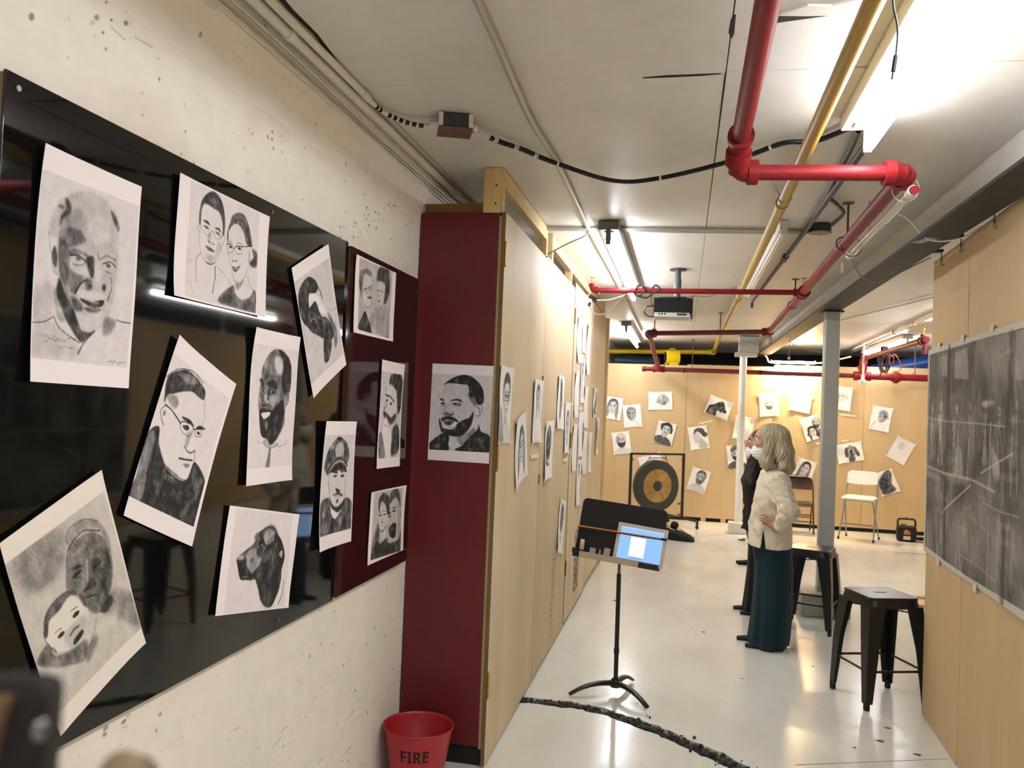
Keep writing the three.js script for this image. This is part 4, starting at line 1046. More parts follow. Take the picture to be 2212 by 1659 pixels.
{ // the long charcoal scene on the partition, rubbed and wiped all over
  const smudges = () => { const r = mulberry(303); let s = ''; for (let k = 0; k < 120; k++) { const x = 60 + r() * 1850, y = 90 + r() * 860, v = r() < 0.6, l = 40 + r() * 160; s += `\nS ${(r() < 0.5 ? -1 : 1) * (0.06 + r() * 0.16).toFixed(2)} ${Math.round(8 + r() * 34)} ${Math.round(x)},${Math.round(y)} ${Math.round(x + (v ? r() * 20 : l))},${Math.round(y + (v ? l * 0.7 : r() * 40 - 20))}`; } return s; };
  const t = new THREE.CanvasTexture(drawSheet(ART.mural + smudges(), [2000, 1050], 1500, 77, [208, 203, 190], 0.35, [64, 60, 53])); finish(t, true); t.wrapS = t.wrapT = THREE.ClampToEdgeWrapping;
  const g = new THREE.PlaneGeometry(2.1, 1.1, 20, 4), p = g.attributes.position; for (let i = 0; i < p.count; i++) p.setZ(i, 0.003 + 0.0025 * Math.sin(p.getX(i) * 7 + p.getY(i) * 3)); g.computeVertexNormals();
  const m = part('charcoal_mural', g, mat(0xffffff, 0.85, { map: t }), scene, [1.32 - 0.003 + 1.01 * Math.sin(TILT), 1.42, -4.92 + 1.01 * Math.cos(TILT)], [0, -Math.PI / 2 + TILT, 0]);
  tag(m, 'long dark charcoal scene of pale standing figures, taped to the tan partition on the right', 'drawing');
  for (const [x, y] of [[-0.8, 0.553], [-0.35, 0.553], [0.1, 0.553], [-0.7, -0.553], [-0.05, -0.553]]) part('tape', box(0.05, 0.035, 0.0006, 0), mat(0xd8cfb8, 0.8), m, [x, y, 0.007]);
}
for (const [x, y, z, f, d, len, label] of [[-0.786, 1.3, -4.5, LEFT, -2, 0.24, 'strip of cream tape under the small-headed portrait on the first door'], [-0.786, 1.21, -5.76, LEFT, 0, 0.2, 'strip of cream tape under the pale long face on the second door'], [-0.7845, 1.57, -6.5, LEFT, 1, 0.2, 'strip of cream tape below the reddish head on the third door'],
  [0.335, 1.44, -12.436, 0, 15, 0.19, 'strip of cream tape above the woman with a bun'], [1.35, 1.4, -12.436, 0, -32, 0.19, 'strip of cream tape left of the tilted couple drawing'], [2.28, 1.62, -12.436, 0, -4, 0.22, 'strip of cream tape below the faint pencil face'], [1.9, 1.21, -12.436, 0, 14, 0.09, 'short strip of cream tape under the tilted couple drawing'], [2.24, 1.26, -12.436, 0, 9, 0.09, 'short strip of cream tape above the hound drawing']]) {
  const m = part('tape_strip', box(len, 0.022, 0.0008, 0), M.tape, scene, [x, y, z]); m.quaternion.copy(Q(f, d * Math.PI / 180)); tag(m, label, 'tape', 'strips of tape left on the walls');
}
// ---------- boards on the left wall
{
  const b = thing('black_board', 'large glossy black board on the pitted white wall, hung with portraits', 'board', [-1.185, 0.878, -1.96]);
  part('sheet', box(0.006, 1.24, 1.5, 0.001), M.blackAcrylic, b, [0.023, 0.62, 0]);
  const f = [box(0.022, 0.03, 1.49, 0), box(0.022, 0.03, 1.49, 0), box(0.022, 1.23, 0.03, 0), box(0.022, 1.23, 0.03, 0)];
  move(f[0], 0.011, 0.015, 0); move(f[1], 0.011, 1.223, 0); move(f[2], 0.011, 0.62, 0.733); move(f[3], 0.011, 0.62, -0.733);
  part('frame', merged(f), M.frameWood, b, null, null, 'rough wooden frame behind the black sheet');
  for (const [y, z] of [[1.216, 0.722], [1.216, -0.2], [0.03, -0.35], [0.62, 0.74]]) part('screw', new THREE.CylinderGeometry(0.0055, 0.0055, 0.003, 12).rotateZ(Math.PI / 2), M.steel, b, [0.027, y, z]);
  const c = thing('maroon_board', 'narrow glossy maroon board beside the red panel, with rounded corners', 'board', [-1.185, 0.885, -3.09]);
  const s = new THREE.Shape(), w = 0.385, h = 1.222, k = 0.02; s.moveTo(-w + k, 0); s.lineTo(w - k, 0); s.quadraticCurveTo(w, 0, w, k); s.lineTo(w, h - k); s.quadraticCurveTo(w, h, w - k, h); s.lineTo(-w + k, h); s.quadraticCurveTo(-w, h, -w, h - k); s.lineTo(-w, k); s.quadraticCurveTo(-w, 0, -w + k, 0);
  part('sheet', new THREE.ExtrudeGeometry(s, { depth: 0.006, bevelEnabled: true, bevelSize: 0.001, bevelThickness: 0.001, bevelSegments: 1 }).rotateY(Math.PI / 2), M.maroonAcrylic, c, [0.026, 0, 0]);
  part('batten', move(box(0.024, 1.18, 0.04, 0.002), 0.012, 0.61, -0.34), M.whitePaint, c);
  part('batten', move(box(0.024, 1.18, 0.04, 0.002), 0.012, 0.61, 0.34), M.frameWood, c);
  for (const [y, z] of [[0.05, -0.36], [1.17, -0.36]]) part('screw', new THREE.CylinderGeometry(0.005, 0.005, 0.003, 12).rotateZ(Math.PI / 2), M.steel, c, [0.0345, y, z]);
}
// ---------- strip lights: a housing, one long tube, and the light it sends down
function stripLight(label, [x, y, z], len, o = {}) {
  const g = thing('strip_light', label, 'strip light', [x, y, z], o.turn || 0), off = o.off ?? -0.03, col = o.color ?? COOL;
  if (!o.bare) {
    part('housing', box(o.hw ?? 0.115, 0.052, len, 0.004), o.dark ? M.greyMetal : M.whitePaint, g, [off, 2.617 - y - 0.028, 0]);
    for (const s of [-1, 1]) part('end_bracket', box(0.05, 0.012, 0.05, 0.002), o.dark ? M.greyMetal : M.whitePaint, g, [off, 2.617 - y - 0.057, s * (len / 2 - 0.06)]);
  }
  for (const s of [-1, 1]) part('lamp_holder', move(box(0.028, o.bare ? 0.05 : 2.6 - y, 0.016, 0.004), 0, (o.bare ? 0.05 : 2.6 - y) / 2 - 0.018, s * (len / 2 - 0.012)), o.dark ? M.greyMetal : M.white, g);
  const lit = o.off_now ? M.whiteGloss : o.color ? new THREE.MeshStandardMaterial({ color: 0xffffff, emissive: col, emissiveIntensity: o.glow ?? TUBE_GLOW, roughness: 0.5 }) : o.glow ? new THREE.MeshStandardMaterial({ color: 0xffffff, emissive: col, emissiveIntensity: o.glow, roughness: 0.5 }) : M.tubeLit;
  part('fluorescent_tube', new THREE.CapsuleGeometry(o.r ?? 0.019, len - 0.08, 6, 18).rotateX(Math.PI / 2), lit, g);
  if (o.bare) part('bracket', merged([box(0.02, 0.03, 0.12, 0.002).rotateY(Math.PI / 2).translate(-0.06, -0.022, -0.2), box(0.02, 0.03, 0.12, 0.002).rotateY(Math.PI / 2).translate(-0.06, -0.022, 0.2)]), M.greyMetal, g);
  if (!o.off_now) {
    const l = new THREE.RectAreaLight(col, o.power ?? TUBE_LIGHT, 0.04, len - 0.1); l.name = 'strip_light_glow'; l.position.set(0, -0.024, 0); l.rotation.x = -Math.PI / 2; g.add(l);
  }
  return g;
}
stripLight('bright fluorescent strip light at the top right corner, nearest to the viewer', [0.585, 2.5, -1.79], 2.44);
stripLight('bright fluorescent strip light above the middle of the plywood cupboards', [-0.437, 2.5, -5.8], 2.44, { off: 0.0, dark: true });
stripLight('short-looking fluorescent strip light farthest back on the left, by the yellow pipe', [-0.69, 2.5, -11.1], 2.44, { off: 0, dark: true });
stripLight('cool fluorescent strip light at the far right behind the red branch pipe', [2.63, 2.52, -12.0], 2.4, { off: 0, power: 14 });
stripLight('warm strip lamp over the top edge of the back wall, behind the grey column', [1.5, 2.335, -12.33], 0.62, { color: 0xffdfae, glow: 70, power: 420, bare: true, turn: Math.PI / 2, r: 0.016 });
stripLight('fluorescent strip light over the right part of the room, seen mirrored in the black board', [2.58, 2.5, -8.1], 2.44, { off: 0, power: 12 });
stripLight('fluorescent strip light behind the viewer, in line with the nearest one', [0.6, 2.5, 1.6], 2.44);
stripLight('unlit white strip light alongside the yellow pipe', [0.492, 2.555, -5.9], 2.6, { off_now: true, off: 0, r: 0.011, hw: 0.045 });
{ // pull cord with a little plug end, hanging before the nearest light
  const c = thing('lamp_lead', 'thin dark cord with a plug end hanging in front of the nearest strip light', 'cord', [0.385, 2.262, -1.75]);
  part('cord', tube([[0.03, 0.37, 0.02], [0.0, 0.25, 0], [-0.004, 0.15, 0], [0.006, 0.09, 0], [0.004, 0.03, 0]], 0.0022, 40, 6), M.cableBlack, c);
  part('plug_end', merged([rod([0.004, 0.036, 0], [0, 0.004, 0], 0.0045), rod([0, 0.004, 0], [-0.002, -0.012, 0], 0.0022)]), M.cableBlack, c);
  const d = thing('bead_pull', 'white pull cord with a white bead end, seen in the mirror of the black board', 'cord', [2.6, 2.22, -8.2]);
  part('cord', tube([[0, 0.28, 0], [0.012, 0.24, 0], [-0.004, 0.2, 0], [0, 0.05, 0]], 0.002, 30, 6), M.cableWhite, d);
  part('bead', lathe([[0.001, 0], [0.009, 0.003], [0.007, 0.02], [0.004, 0.04], [0.001, 0.055]], 12), M.white, d);
}
// ---------- pipes
const dir = (a, b) => V(...b).sub(V(...a)).normalize();
function collar(at, d, r, len) { const h = d.clone().multiplyScalar(len / 2), A = V(...at); return rod(A.clone().sub(h).toArray(), A.clone().add(h).toArray(), r, r, 18); }
function elbowGeo(c, d1, d2, r) {
  const C = V(...c), a = C.clone().addScaledVector(d1, 1.7 * r), b = C.clone().addScaledVector(d2, 1.7 * r), q = new THREE.QuadraticBezierCurve3(a, C, b);
  return merged([new THREE.TubeGeometry(q, 12, r * 1.2, 16), collar(a.toArray(), d1, r * 1.42, r * 1.1), collar(b.toArray(), d2, r * 1.42, r * 1.1)]);
}
function teeGeo(c, along, out, r, rOut = r) {
  const C = V(...c), a = C.clone().addScaledVector(along, 1.9 * r), b = C.clone().addScaledVector(along, -1.9 * r), e = C.clone().addScaledVector(out, 2.2 * rOut + 0.4 * r);
  return merged([rod(a.toArray(), b.toArray(), r * 1.22, r * 1.22, 18), collar(a.toArray(), along, r * 1.42, r), collar(b.toArray(), along, r * 1.42, r), rod(c, e.toArray(), rOut * 1.2, rOut * 1.2, 16), collar(e.toArray(), out, rOut * 1.42, rOut)]);
}
{
  const base = [0.78, 2.42, -6], g = thing('sprinkler_pipe', 'red painted sprinkler pipework zigzagging under the ceiling to the back wall', 'pipe', base);
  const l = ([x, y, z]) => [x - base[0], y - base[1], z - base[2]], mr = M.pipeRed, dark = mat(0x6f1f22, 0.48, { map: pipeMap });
  const A = [0.145, 2.5, 1.2], B = [0.158, 2.5, -2.9], C = [0.156, 2.42, -2.99], D = [0.716, 2.42, -3.035], E = [0.774, 2.42, -5.94], F = [0.83, 2.42, -8.78], G = [-0.385, 2.405, -9.07], H2 = [-0.372, 2.205, -11.9], H3 = [-0.36, 2.18, -12.2], W0 = [-0.55, 2.178, -12.2], W1 = [2.4, 2.166, -12.2], W2 = [4.2, 2.158, -12.2], S0 = [-0.664, 2.42, -5.94];
  const run = (a, b, r, m = mr) => part('pipe', rod(l(a), l(b), r, r, 22), m, g);
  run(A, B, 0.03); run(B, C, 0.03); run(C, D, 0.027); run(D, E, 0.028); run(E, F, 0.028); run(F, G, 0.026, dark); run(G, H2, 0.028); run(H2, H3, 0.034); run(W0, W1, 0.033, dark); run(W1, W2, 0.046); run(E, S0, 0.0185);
  part('elbow', elbowGeo(l(B), dir(B, A), dir(B, C), 0.031), mr, g); part('elbow', elbowGeo(l(C), dir(C, B), dir(C, D), 0.031), mr, g); part('elbow', elbowGeo(l(D), dir(D, C), dir(D, E), 0.031), mr, g);
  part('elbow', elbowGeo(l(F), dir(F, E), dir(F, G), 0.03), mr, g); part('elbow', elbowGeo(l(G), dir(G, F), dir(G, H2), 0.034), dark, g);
  part('tee', teeGeo(l(E), dir(D, E), V(-1, 0, 0), 0.03, 0.019), mr, g); part('tee', teeGeo(l(H3), V(1, 0, 0), dir(H3, H2), 0.036, 0.036), mr, g); part('end_cap', rod(l([-0.6, 2.178, -12.2]), l([-0.54, 2.178, -12.2]), 0.04, 0.04, 18), mr, g);
  part('elbow', elbowGeo(l(S0), V(1, 0, 0), V(0, 1, 0), 0.02), mr, g);
  for (const x of [0.0, 1.05, 2.02]) part('coupling', collar(l([x, 2.172, -12.2]), V(1, 0, 0), 0.037, 0.03), M.blackPaint, g);
  part('flange', merged([collar(l([2.83, 2.163, -12.2]), V(1, 0, 0), 0.085, 0.05), collar(l([2.83, 2.163, -12.2]), V(1, 0, 0), 0.06, 0.12)]), mr, g);
  const T = [2.4, 2.166, -12.2];
  part('tee', teeGeo(l(T), V(1, 0, 0), V(0, 1, 0), 0.046, 0.045), mr, g); run(T, [2.41, 2.4, -12.2], 0.045);
  part('elbow', elbowGeo(l([2.41, 2.41, -12.2]), V(0, -1, 0), dir([2.41, 2.41, -12.2], [2.37, 2.4, -9.1]), 0.036), mr, g); run([2.41, 2.41, -12.2], [2.37, 2.4, -9.0], 0.03); part('tee', teeGeo(l([2.371, 2.4, -9.15]), V(0, 0, 1), V(0, 1, 0), 0.03, 0.018), mr, g); run([2.43, 2.4, -9.3], [2.43, 2.27, -9.3], 0.026, dark);
  // hangers: two threaded rods and a loop
  for (const [x, z, py] of [[0.73, -4.25, 2.42], [0.785, -6.62, 2.42], [0.33, -8.9, 2.415], [-0.35, -9.1, 2.44], [0.09, -12.2, 2.18], [3.05, -12.2, 2.2]]) part('pipe_hanger', merged([rod(l([x + 0.02, py, z]), l([x + 0.02, 2.618, z]), 0.0055), new THREE.TorusGeometry(0.0315, 0.0035, 6, 20).rotateY(z > -8.8 ? 0.1 : Math.PI / 2).translate(...l([x, py, z])), move(box(0.05, 0.006, 0.03, 0.001), ...l([x + 0.02, 2.616, z]))]), mat(0x6d2a24, 0.5), g);
  part('hanger_rod', rod(l([0.845, 2.46, -4.22]), l([0.84, 2.618, -4.22]), 0.0045), M.conduit, g);
  // sprinkler heads
  for (const [x, y, z] of [[0.776, 2.455, -5.93], [-0.664, 2.45, -5.94], [2.371, 2.46, -9.15]]) {
    const p = l([x, y, z]);
    part('sprinkler_head', merged([rod(p, [p[0], p[1] + 0.03, p[2]], 0.01, 0.007), move(new THREE.TorusGeometry(0.012, 0.0022, 6, 16), p[0], p[1] + 0.044, p[2]), rod([p[0], p[1] + 0.056, p[2]], [p[0], p[1] + 0.062, p[2]], 0.02, 0.02)]), M.brass, g);
  }
}
{
  const base = [0.4, 2.52, -6], g = thing('gas_pipe', 'yellow painted pipe running the length of the ceiling and turning along the back', 'pipe', base), l = ([x, y, z]) => [x - base[0], y - base[1], z - base[2]];
  const P = [[0.37, 2.52, 1.5], [0.404, 2.52, -4.6], [0.412, 2.52, -10.5], [0.42, 2.5, -13.0]];
  part('pipe', tube(P.map(l), 0.0245, 80, 18), M.pipeYellow, g);
  part('elbow', elbowGeo(l([0.42, 2.5, -13.02]), V(0, 0, 1), V(-1, 0, 0), 0.03), M.brightYellow, g);
  part('pipe', rod(l([0.42, 2.5, -13.02]), l([-1.25, 2.47, -13.02]), 0.034, 0.034, 16), M.brightYellow, g);
  part('coupling', collar(l([0.4, 2.52, -3.85]), V(0, 0, 1), 0.03, 0.02), M.pipeYellow, g); part('coupling', collar(l([0.408, 2.52, -7.0]), V(0, 0, 1), 0.031, 0.06), M.pipeYellow, g);
  for (const z of [-3.75, -6.4]) part('strap', merged([new THREE.TorusGeometry(0.027, 0.003, 6, 20).translate(...l([0.402, 2.52, z])), rod(l([0.378, 2.53, z]), l([0.33, 2.618, z + 0.02]), 0.0025)]), M.conduit, g);
}
const single = (name, label, category, geo, m, group) => tag(part(name, geo, m, scene), label, category, group);
single('ceiling_conduit', 'pale painted conduit running away along the ceiling left of the middle', 'conduit', tube([[-0.53, 2.606, 1.2], [-0.55, 2.604, -1], [-0.553, 2.606, -2.1], [-0.572, 2.604, -2.9], [-0.556, 2.606, -3.5], [-0.566, 2.606, -4.8], [-0.56, 2.606, -7], [-0.57, 2.606, -11]], 0.0125, 120, 10), M.conduit);
single('cross_conduit', 'thin grey conduit across the ceiling to the dark round box, front one of the pair', 'conduit', tube([[-0.815, 2.605, -4.73], [-0.2, 2.607, -4.77], [0.62, 2.604, -4.83]], 0.011, 40, 8), M.conduit);
single('cross_conduit', 'thin grey conduit across the ceiling to the dark round box, back one of the pair', 'conduit', tube([[-0.815, 2.606, -4.77], [-0.2, 2.607, -4.83], [0.2, 2.608, -4.87], [0.66, 2.606, -4.88]], 0.008, 40, 8), M.conduit);
{ // pipes and old wires in the corner of wall and ceiling
  const k = thing('corner_pipe', 'white painted pipe in the corner between left wall and ceiling', 'pipe', [-1.124, 2.595, -3]);
  part('pipe', tube([[0.002, -0.002, 4.5], [0, 0, 1], [-0.001, 0.001, -1.5], [0, 0, -5]], 0.0165, 80, 12), M.whitePaint, k); part('coupling', collar([0, 0, 0.86], V(0, 0, 1), 0.021, 0.03), M.whitePaint, k); part('coupling', collar([0, 0, -0.9], V(0, 0, 1), 0.02, 0.03), M.whitePaint, k);
  const c = thing('corner_pipe', 'shorter white painted pipe beside the corner pipe, ending where the ribbed cable starts', 'pipe', [-1.088, 2.602, -1.0]);
  part('pipe', rod([0.004, 0, 2.5], [0, 0, -1.62], 0.0125, 0.0125, 14), M.whitePaint, c); part('open_end', rod([0, 0, -1.6], [0, -0.001, -1.66], 0.015, 0.0135, 14), M.whitePaint, c);
  const wl = ['topmost old wire along the corner under the white pipe', 'middle old wire along the corner under the white pipe', 'lowest old wire along the corner under the white pipe'];
  [0, 1, 2].forEach((k) => single('old_wire', wl[k], 'wire', tube([[-1.149 - k * 0.004, 2.566 - k * 0.017, 1.5], [-1.15 - k * 0.004, 2.563 - k * 0.016, -1.2], [-1.148 - k * 0.004, 2.568 - k * 0.018, -2.2], [-1.151 - k * 0.004, 2.558 - k * 0.012, -3], [-1.148 - k * 0.004, 2.567 - k * 0.016, -4.5]], 0.004, 90, 6), k === 1 ? M.conduit : M.whitePaint));
  const b = thing('junction_box', 'dark square junction box with a reddish cover on the ceiling', 'junction box', [-0.852, 2.565, -2.91], 0.35);
  part('box_body', box(0.12, 0.05, 0.11, 0.004), M.conduitDark, b, [0, 0.025, 0]); part('cover', box(0.125, 0.006, 0.115, 0.002), mat(0x6b4a40, 0.5), b, [0, -0.003, 0]);
  for (const [x, z] of [[1, 1], [1, -1], [-1, 1]]) part('corner_paint', box(0.016, 0.05, 0.016, 0.002), M.whitePaint, b, [x * 0.054, 0.026, z * 0.049]);
  part('connector', merged([rod([-0.06, 0.02, 0], [-0.09, 0.018, 0], 0.016, 0.013), rod([0.06, 0.02, 0], [0.085, 0.018, 0], 0.014, 0.011)]), M.whitePaint, b);
  // armoured cable: ribs all along it
  const ribs = (pts, r, n, keep) => { const cv = curve(pts), gs = keep ? [] : [new THREE.TubeGeometry(cv, 120, r * 0.86, 8)]; for (let i = 0; i < n; i++) if (!keep || keep(i)) { const t = i / n, p = cv.getPointAt(t), d = cv.getTangentAt(t); gs.push(collar(p.toArray(), d, keep ? r * 1.06 : r, r * (keep ? 0.95 : 0.75))); } return merged(gs); };
  const armoured = (label, pts, r, n, keep) => { const g = thing('armoured_cable', label, 'cable', pts[0]), rel = pts.map((p) => p.map((v, i) => v - pts[0][i])); part('ribbed_sleeve', ribs(rel, r, n), M.cableBlack, g); part('white_paint', ribs(rel, r, n, keep), M.whitePaint, g); };
  armoured('short ribbed black and white cable from the corner pipe to the junction box', [[-1.092, 2.6, -2.66], [-1.08, 2.598, -2.78], [-1.03, 2.592, -2.868], [-0.97, 2.586, -2.9], [-0.9, 2.583, -2.905], [-0.915, 2.583, -2.93]].slice(0, 5), 0.0085, 40, (i) => i % 3 === 0 || i < 6 || i > 33 || (i > 12 && i < 16));
  armoured('long ribbed black cable sagging from the junction box to the nearest strip light', [[-0.79, 2.58, -2.955], [-0.72, 2.588, -3.12], [-0.662, 2.592, -3.22], [-0.555, 2.588, -3.4], [-0.33, 2.565, -3.6], [-0.125, 2.56, -3.55], [0.17, 2.575, -3.36], [0.332, 2.592, -3.22], [0.446, 2.592, -3.2], [0.56, 2.585, -3.0]], 0.0098, 140, (i) => (i < 36 && (i % 9 < 2 || i < 7)) || i % 37 === 0 || (i > 96 && i < 100));
  const ob = thing('junction_box', 'dark octagonal junction box where the grey conduits meet, beside the red pipe', 'junction box', [0.69, 2.575, -4.72]);
  part('box_body', new THREE.CylinderGeometry(0.06, 0.06, 0.045, 8).translate(0, 0.022, 0), M.conduitDark, ob); part('cover', new THREE.CylinderGeometry(0.062, 0.062, 0.006, 8).translate(0, -0.002, 0), M.greyMetal, ob);
  single('dark_conduit', 'dark bent conduit from the nearest strip light into the octagonal box', 'conduit', tube([[0.56, 2.57, -3.03], [0.585, 2.59, -3.3], [0.6, 2.59, -3.75], [0.62, 2.59, -4.0], [0.69, 2.59, -4.18], [0.745, 2.59, -4.35], [0.735, 2.59, -4.6]], 0.0095, 80, 10), M.conduitDark);
  single('dark_conduit', 'dark jointed conduit passing the octagonal box and ending under the ceiling', 'conduit', merged([rod([0.62, 2.57, -3.03], [0.617, 2.585, -4.75], 0.013), rod([0.617, 2.585, -4.75], [0.575, 2.585, -7.7], 0.0125), collar([0.605, 2.585, -5.55], V(0, 0, 1), 0.02, 0.14), rod([0.575, 2.6, -7.7], [0.575, 2.54, -7.76], 0.011)]), M.conduitDark);
}
{ // clear plastic tube guard under the red pipe
  const g = thing('clear_tube', 'clear plastic tube with white ends hanging below the red pipe', 'tube', [0.735, 2.365, -3.65]);
  part('tube', rod([0.012, 0, 0.6], [0.03, 0, -0.62], 0.0165, 0.0165, 18), new THREE.MeshPhysicalMaterial({ color: 0xf4f6f4, roughness: 0.06, transmission: 1, thickness: 0, ior: 1.45, side: THREE.DoubleSide }), g);
  part('end_cap', rod([0.012, 0, 0.6], [0.012, 0, 0.55], 0.0185), M.white, g); part('end_ring', rod([0.012, -0.004, 0.62], [0.012, 0, 0.6], 0.015), M.pipeRed, g); part('end_cap', rod([0.03, 0, -0.62], [0.03, 0, -0.58], 0.0185), M.white, g);
  part('tie', new THREE.TorusGeometry(0.045, 0.002, 6, 20).translate(0.01, 0.03, 0.5), M.cableWhite, g); part('tie', new THREE.TorusGeometry(0.045, 0.002, 6, 20).translate(0.028, 0.03, -0.56), M.pipeRed, g);
  part('tag', box(0.012, 0.05, 0.003, 0.001), M.white, g, [-0.012, -0.07, -0.56]); 
}
single('hanging_wire', 'pale wire sagging from the clear tube to the hook of the partition', 'wire', tube([[0.765, 2.365, -4.25], [0.85, 2.3, -4.45], [0.96, 2.29, -4.6], [1.1, 2.36, -4.75], [1.25, 2.44, -4.72]], 0.0035, 50, 6), M.cableGrey);
single('hanging_wire', 'thin white wire stretched over the beam to the corner of the partition', 'wire', tube([[0.84, 2.6, -4.24], [1.0, 2.55, -4.25], [1.1, 2.43, -4.2], [1.22, 2.425, -4.16], [1.3, 2.47, -4.1]], 0.0035, 50, 6), M.cableWhite);
single('ceiling_wire', 'old wire along the ceiling right of the beam, nearer one', 'wire', tube([[1.6, 2.61, -9.6], [1.63, 2.608, -9.13], [1.9, 2.608, -7.9], [2.05, 2.608, -7.2]], 0.006, 40, 6), M.conduit);
single('ceiling_conduit', 'grey conduit along the ceiling right of the beam, with straps', 'conduit', merged([rod([2.5, 2.59, -14], [2.31, 2.6, -8.3], 0.016), ...[-12.2, -10.4, -9.4].map((z) => collar([2.31 + (z + 8.3) * -0.0333, 2.6 + (z + 8.3) * 0.0017, z], V(0, 0, 1), 0.024, 0.03))]), M.conduit);
{
  const s = thing('hanging_toggle', 'small red and white toggle hanging on a wire from the beam', 'pull', [1.17, 2.225, -10]);
  part('wire', tube([[0, 0.215, 0], [0.003, 0.15, 0], [0, 0.07, 0]], 0.003, 20, 6), M.cableGrey, s); part('handle', box(0.03, 0.045, 0.02, 0.006), M.pipeRed, s, [0, 0.048, 0]); part('tip', box(0.026, 0.026, 0.018, 0.005), M.white, s, [0, 0.013, 0]);
}
single('hanging_wire', 'wire drooping from the beam toward the grey column', 'wire', tube([[1.17, 2.43, -10], [1.26, 2.36, -9.9], [1.42, 2.3, -9.7], [1.56, 2.28, -9.4]], 0.004, 40, 6), M.cableGrey);
// ---------- above and behind the back wall
single('duct', 'blue grey duct above the left end of the back wall', 'duct', rod([-1.12, 2.37, -13.6], [-0.4, 2.36, -13.7], 0.1, 0.1, 24), M.duct);
single('duct', 'thick dark blue duct above the right end of the back wall', 'duct', rod([2.5, 2.24, -13.9], [4.2, 2.6, -13.2], 0.105, 0.115, 26), M.ductBlue);
single('duct', 'thinner grey green pipe under the dark blue duct', 'duct', rod([2.62, 2.1, -13.25], [4.2, 2.4, -12.62], 0.055, 0.07, 22), mat(0x6c8a90, 0.5));
{
  const b = thing('blower', 'bright yellow drum blower above the back wall near the red pipe end', 'blower', [-0.185, 2.26, -12.62], 0.25);
  part('drum', lathe([[0.06, -0.1], [0.105, -0.1], [0.112, -0.09], [0.112, 0.09], [0.105, 0.1], [0.06, 0.1]], 30).rotateZ(Math.PI / 2).translate(0, 0.115, 0), M.brightYellow, b);
  part('intake', new THREE.CylinderGeometry(0.088, 0.088, 0.19, 26).rotateZ(Math.PI / 2).translate(-0.01, 0.115, 0), M.blackMatte, b);
  part('handle', tube([[-0.04, 0.22, 0], [-0.03, 0.245, 0], [0.03, 0.245, 0], [0.04, 0.22, 0]], 0.008, 24, 8), M.brightYellow, b); part('outlet', box(0.12, 0.05, 0.16, 0.01), M.brightYellow, b, [0.01, 0.012, 0.03]);
}
single('white_cable', 'white cable looping along the top of the back wall behind the grey column', 'cable', tube([[0.95, 2.5, -12.52], [1.1, 2.47, -12.5], [1.16, 2.4, -12.48], [1.22, 2.335, -12.47], [1.6, 2.36, -12.49], [1.9, 2.35, -12.49], [2.3, 2.45, -12.49]], 0.011, 70, 8), M.cableWhite);
{
  const c = thing('cable_drop', 'white cable drop with a cone shaped plug by the red riser', 'cable', [2.29, 2.03, -11.6]);
  part('cable', tube([[0, 0.55, 0], [0.002, 0.35, 0], [0, 0.1, 0]], 0.014, 30, 8), M.cableWhite, c); part('cone_plug', lathe([[0.001, 0], [0.042, 0.002], [0.034, 0.05], [0.02, 0.07], [0.02, 0.12], [0.001, 0.125]], 18), M.whiteGloss, c);
  const k = thing('cable_coil', 'black coil of cable hanging from the red branch pipe', 'cable', [2.5, 2.2, -11.4]);
  const pts = []; for (let i = 0; i <= 150; i++) { const a = i / 150 * 6.283 * 6; pts.push([0.055 * Math.sin(a) * (1 + 0.25 * Math.sin(i * 0.7)) - 0.02 + i * 0.0003, 0.12 + 0.13 * Math.cos(a) * (1 + 0.12 * Math.sin(i * 1.3)), 0.02 * Math.sin(a * 0.3)]); }
  part('coil', tube(pts, 0.007, 500, 6), M.cableBlack, k); part('tie_bundle', box(0.09, 0.1, 0.06, 0.02), M.blackMatte, k, [0.0, 0.27, 0]); part('tail', tube([[-0.02, 0, 0], [-0.04, -0.05, 0], [-0.03, -0.1, 0.01]], 0.008, 20, 6), M.cableBlack, k);
  const o = thing('cable_coil', 'orange cord loosely coiled under the red branch pipe', 'cable', [2.42, 2.14, -11.0]);
  part('coil', tube([[0, 0.24, 0], [-0.03, 0.14, 0.01], [-0.02, 0.05, 0], [0.06, -0.01, 0], [0.15, 0.03, 0], [0.19, 0.1, 0], [0.12, 0.24, 0], [0.05, 0.2, 0], [0.08, 0.1, 0], [0.1, 0.2, 0.01], [0.06, 0.24, 0]], 0.006, 120, 6), mat(0xb0502e, 0.5), o);
}
